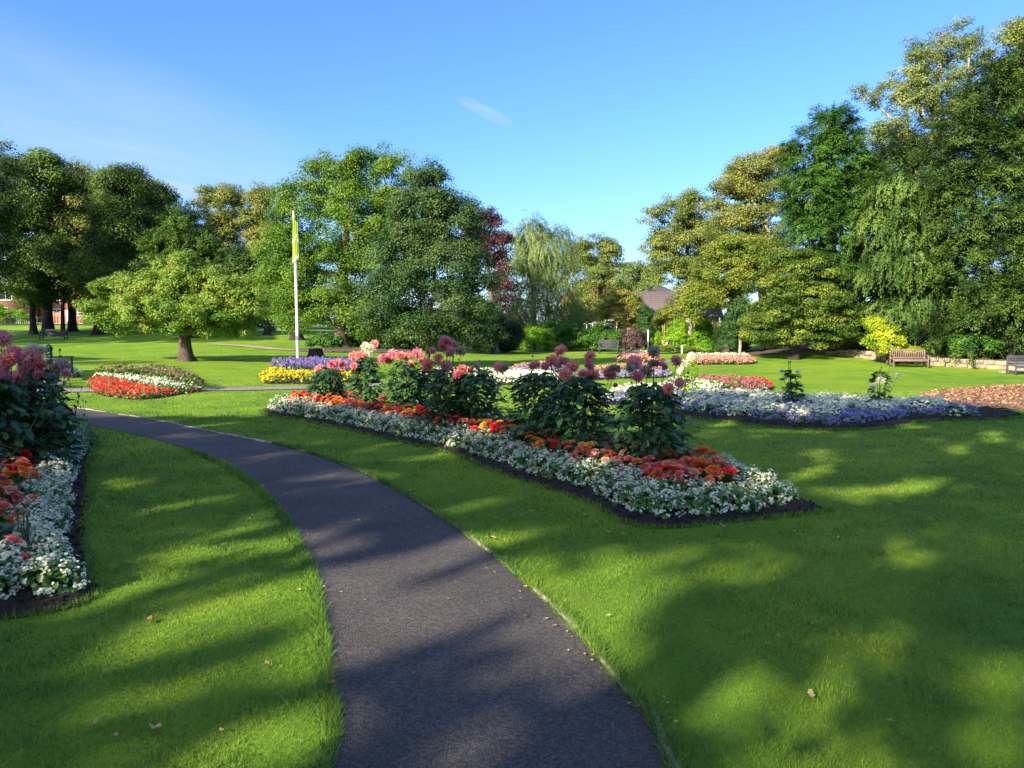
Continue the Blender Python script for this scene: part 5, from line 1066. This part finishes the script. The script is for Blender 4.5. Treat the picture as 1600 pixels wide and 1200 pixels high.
mg, tg, pg = mat('window_glass'); pg.inputs['Base Color'].default_value = (.02,.025,.03,1); pg.inputs['Roughness'].default_value = .08; pg.inputs['Specular IOR Level'].default_value = .8; M_GLASS = mg
M_FASCIA = plain('dark_fascia', (.07,.05,.04), .7, .1, 2); M_CREAM = plain('cream_wall', (.36,.31,.21), .85, .2, 2)
M_BEAM = plain('timber_beam', (.22,.21,.05), .8, .2, 5)
def house(cx, y, w_, d_, eave, ridge, label, wallm, roofm, wins, hip=True, chim=True, rz=0, door=None, base=None, beams=False):
    b = Hs(cx, y) if base is None else base; r = empty('house', (cx, y, b-.2), label, 'house', None, rz)
    v, f = box(-w_/2, w_/2, 0, d_, 0, eave); ob('wall', mk('wall', [(v, f[[2,3,4,5]], 0, None)], [wallm]), r)
    o = .35; a, c_ = -w_/2-o, w_/2+o; y0, y1 = -o, d_+o; k = min(w_, d_)*.45 if hip else 0
    rv = np.array([[a,y0,eave],[c_,y0,eave],[c_,y1,eave],[a,y1,eave],[a+k,(y0+y1)/2,ridge],[c_-k,(y0+y1)/2,ridge]]); rq = np.array([[0,1,5,4],[2,3,4,5]]); rt_ = np.array([[1,2,5],[3,0,4]])
    rf = ob('roof', mk('roof', [(rv, rq, 0, None), (rv, rt_, 0, None), (rv, np.array([[3,2,1,0]]), 0, None)], [roofm]), r)
    ob('gutter', mk('gutter', bevparts(obox((0, y0-.06, eave-.03), w_+2*o, .11, .13), 0, .02), [M_FASCIA if beams else M_WHITE]), r)
    if chim:
        cv = bevparts(obox((w_*.28, d_/2, ridge+.1), .9, .6, 1.6), 0, .03) + bevparts(obox((w_*.28, d_/2, ridge+.95), 1.02, .72, .16), 0, .03); ob('chimney', mk('chimney', cv, [M_BRICK2]), rf)
        for s in (-.22, .22): ob('chimney_pot', mk('chimney_pot', tube([(w_*.28+s, d_/2, ridge+1.0), (w_*.28+s, d_/2, ridge+1.45)], [.13, .11], 10), [M_TILER]), rf)
    for (x, z, ww, hh, nm) in wins:
        F_ = bevparts(obox((x-ww/2, -.03, z), .09, .12, hh), 0, .01) + bevparts(obox((x+ww/2, -.03, z), .09, .12, hh), 0, .01) + bevparts(obox((x, -.03, z-hh/2-.05), ww+.2, .18, .1), 0, .01) + bevparts(obox((x, -.03, z+hh/2+.045), ww+.1, .12, .09), 0, .01)
        for q in range(1, nm): F_ += bevparts(obox((x-ww/2+ww*q/nm, -.035, z), .07, .1, hh), 0, .01)
        F_ += bevparts(obox((x, -.03, z+hh*.22), ww, .08, .05), 0, .01)
        wf = ob('window', mk('window', F_, [M_WHITE if not beams else M_BEAM]), r); v, f = box(x-ww/2, x+ww/2, -.012, .012, z-hh/2, z+hh/2); ob('pane', mk('pane', [(v, f, 0, None)], [M_GLASS]), wf)
    if door is not None:
        dr = ob('door', mk('door', bevparts(obox((door, -.03, 1.1), 1.0, .1, 2.1), 0, .02), [M_WHITE]), r); ob('handle', mk('handle', tube([(door+.35, -.12, 1.05), (door+.35, -.12, 1.2)], .02, 6), [M_METAL]), dr)
    if beams:
        B = []; [B.extend(bevparts(obox((x, -.05, eave/2+.2), .12, .1, eave-.4), 0, .01)) for x in np.linspace(-w_/2+.1, w_/2-.1, 15)]; ob('timber_framing', mk('timber_framing', B, [M_BEAM]), r)
    return r
def atp(px, D): return (px-800)/F*D
house(atp(-20, 100), 100, 9, 8, 5.4, 8.4, 'orange brick house with white windows at the left edge, partly hidden by trees', M_BRICK, M_TILED, [(2.6,4.2,2.6,1.4,3),(-2,4.2,2.2,1.4,3),(1.8,1.6,2.8,1.6,4),(-2.4,1.6,2,1.5,3)], door=-.2, base=1.5)
house(atp(110, 104), 104, 8, 8, 5.2, 8, 'brick house glimpsed between the dark trunks at left', M_BRICK2, M_TILED, [(-2,4.2,1.8,1.3,3),(2,4.2,1.8,1.3,3),(-2,1.5,2.2,1.5,3),(2.2,1.5,1.6,1.5,2)], door=.2, base=1.5)
house(atp(230, 106), 106, 9, 8, 5.2, 8, 'brick house behind the cherry tree', M_BRICK, M_TILE, [(-2.4,4.2,1.8,1.3,3),(2.4,4.2,1.8,1.3,3),(-2.4,1.5,2.2,1.5,3),(2.4,1.5,2.0,1.5,3)], door=0, base=1.5)
house(atp(400, 110), 110, 10, 8, 5.2, 8, 'pale-windowed brick house behind the trees left of the flagpole', M_BRICK2, M_TILE, [(-2.4,4.2,1.8,1.3,3),(2.4,4.2,1.8,1.3,3),(-2.4,1.5,2.6,1.7,3),(2.4,1.5,2.0,1.5,3)], door=0, base=1.5)
house(atp(1062, 62), 62, 6.6, 6, 2.7, 5.0, 'low cottage with a brown tiled roof and mustard-yellow timber framing behind the lime-green cones', M_CREAM, M_TILE, [(-1.7,1.55,1.9,1.3,5),(1.2,1.55,1.6,1.3,4)], hip=False, chim=False, beams=True, base=-.35)
house(atp(935, 72), 72, 5.6, 6, 2.9, 4.9, 'small cream house with a red tiled roof above the clipped bushes', M_CREAM, M_TILER, [(-1.2,1.7,1.2,1.1,2),(1.2,1.7,1.2,1.1,2)], hip=False, chim=False, base=-.2)
house(atp(1005, 98), 98, 9, 8, 5.4, 7.6, 'orange brick house with dark gables rising behind the cottage', M_BRICK, M_TILED, [(-2,4.4,1.4,1.2,2),(2,4.4,1.4,1.2,2)], base=.3)
house(atp(925, 104), 104, 8, 8, 5.4, 7.8, 'brick house with chimney half hidden by the round sycamore', M_BRICK, M_TILER, [(-2,4.4,1.4,1.2,2),(2,4.4,1.4,1.2,2)], base=.3)
# the small red and white building seen under the birch
house(atp(797, 80), 80, 3.2, 3, 2.0, 2.9, 'small red-brick outbuilding showing under the birch', M_BRICK2, M_TILE, [(.8,1.1,.5,.7,1)], hip=False, chim=False, base=-.1)
# road, kerb, pavement and boundary along the left background
def xstrip(name, xa, xb, ya, yb, m, dz):
    X_ = np.linspace(xa, xb, 60); Y_ = np.linspace(ya, yb, 7); XX, YY = np.meshgrid(X_, Y_); i = np.arange(6)[:, None]*60 + np.arange(59)[None]
    ob(name, mk(name, [(np.stack([XX, YY, H(XX, YY)+dz], -1).reshape(-1, 3), np.stack([i, i+1, i+61, i+60], -1).reshape(-1, 4), 0, None)], [m], True), kind='structure')
M_PAVE = plain('pavement', (.42,.40,.37), .9, .15, 2); xstrip('road', -110, 5, 89.2, 94, plain('road_asphalt', (.11,.11,.115), .9, .15, 2), .06); xstrip('pavement', -110, 5, 86.6, 89, M_PAVE, .10)
V_ = []
for xx in np.arange(-110, 5, 3.0): V_ += bevparts(obox((xx+1.5, 89.1, Hs(xx+1.5, 89.1)+.08), 3.0, .14, .16), 0, .01)
ob('kerb', mk('kerb', V_, [M_PAVE]), kind='structure')
def railing(xa, xb, y, label, hgt=1.0, gap=.14, m=M_METAL):
    c = np.array([(xa+xb)/2, y, Hs((xa+xb)/2, y)]); r = empty('railing', tuple(c), label, 'railing'); B = []; P = []
    xs_ = np.arange(xa, xb, gap); zb = H(xs_, xs_*0+y)
    a = np.column_stack([xs_, xs_*0+y, zb+.08]); b = a + [0, 0, hgt-.12]; V, f = segs(a, b, np.full(len(xs_), .012), np.full(len(xs_), .012), 4); ob('bars', mk('bars', [(V-c, f, 0, None)], [m]), r)
    for s in np.arange(xa, xb+.1, 2.4):
        z = Hs(s, y); v, f = obox((s, y, z+hgt/2), .06, .06, hgt); ob('post', mk('post', [(v-c, f, 0, None)], [m]), r)
    R_ = []
    xr = np.arange(xa, xb, 1.2)
    for h_ in (.1, hgt-.05):
        a = np.column_stack([xr, xr*0+y, H(xr, xr*0+y)+h_]); R_.append(a)
    for a in R_:
        V, f = segs(a[:-1], a[1:], np.full(len(a)-1, .022), np.full(len(a)-1, .022), 4); ob('rail', mk('rail', [(V-c, f, 0, None)], [m]), r)
railing(-66, -32, 86.3, 'thin dark metal railing along the road behind the left trees')
def wallseg(xa, xb, y, h_, m, label, th=.3):
    z = min(Hs(xa, y), Hs(xb, y)); r = empty('garden_wall', ((xa+xb)/2, y, z), label, 'wall'); ob('brickwork', mk('brickwork', bevparts(obox((0, 0, h_/2), xb-xa, th, h_), 0, .02), [m]), r)
    ob('coping', mk('coping', bevparts(obox((0, 0, h_+.05), xb-xa+.05, th+.1, .1), 0, .02), [M_PAVE]), r)
    for s in (xa-(xa+xb)/2+.2, xb-(xa+xb)/2-.2): ob('pier', mk('pier', bevparts(obox((s, -.03, h_/2+.1), .42, th+.08, h_+.4), 0, .02), [m]), r)
wallseg(atp(85, 95.5), atp(102, 95.5), 95.5, 1.3, M_BRICK, 'short orange brick wall between two trunks at left'); wallseg(atp(118, 95.5), atp(190, 95.5), 95.5, 1.0, M_BRICK, 'long orange brick garden wall seen under the cherry branches')
wallseg(atp(300, 95.5), atp(430, 95.5), 95.5, .9, M_WHITE, 'pale garden wall behind the cherry and flagpole')
M_FEN = plain('fence_wood', (.10,.075,.06), .85, .3, 8)
r = empty('garden_fence', (atp(15, 95.3), 95.3, Hs(atp(15, 95.3), 95.3)), 'dark board fence in front of the brick house at left', 'fence')
P = []; [P.extend(bevparts(obox((x, 0, .7), .2, .03, 1.4), 0, .01)) for x in np.arange(-3.4, 1.0, .22)]; ob('boards', mk('boards', P, [M_FEN]), r)
P = []; [P.extend(bevparts(obox((x, 0, .55), .1, .03, 1.1), 0, .01)) for x in np.arange(1.1, 3.0, .28)]; P += bevparts(obox((2.0, .03, .9), 2.0, .05, .08), 0, .01); ob('pickets', mk('pickets', P, [M_POLE]), r)
print('objects', len(bpy.data.objects))
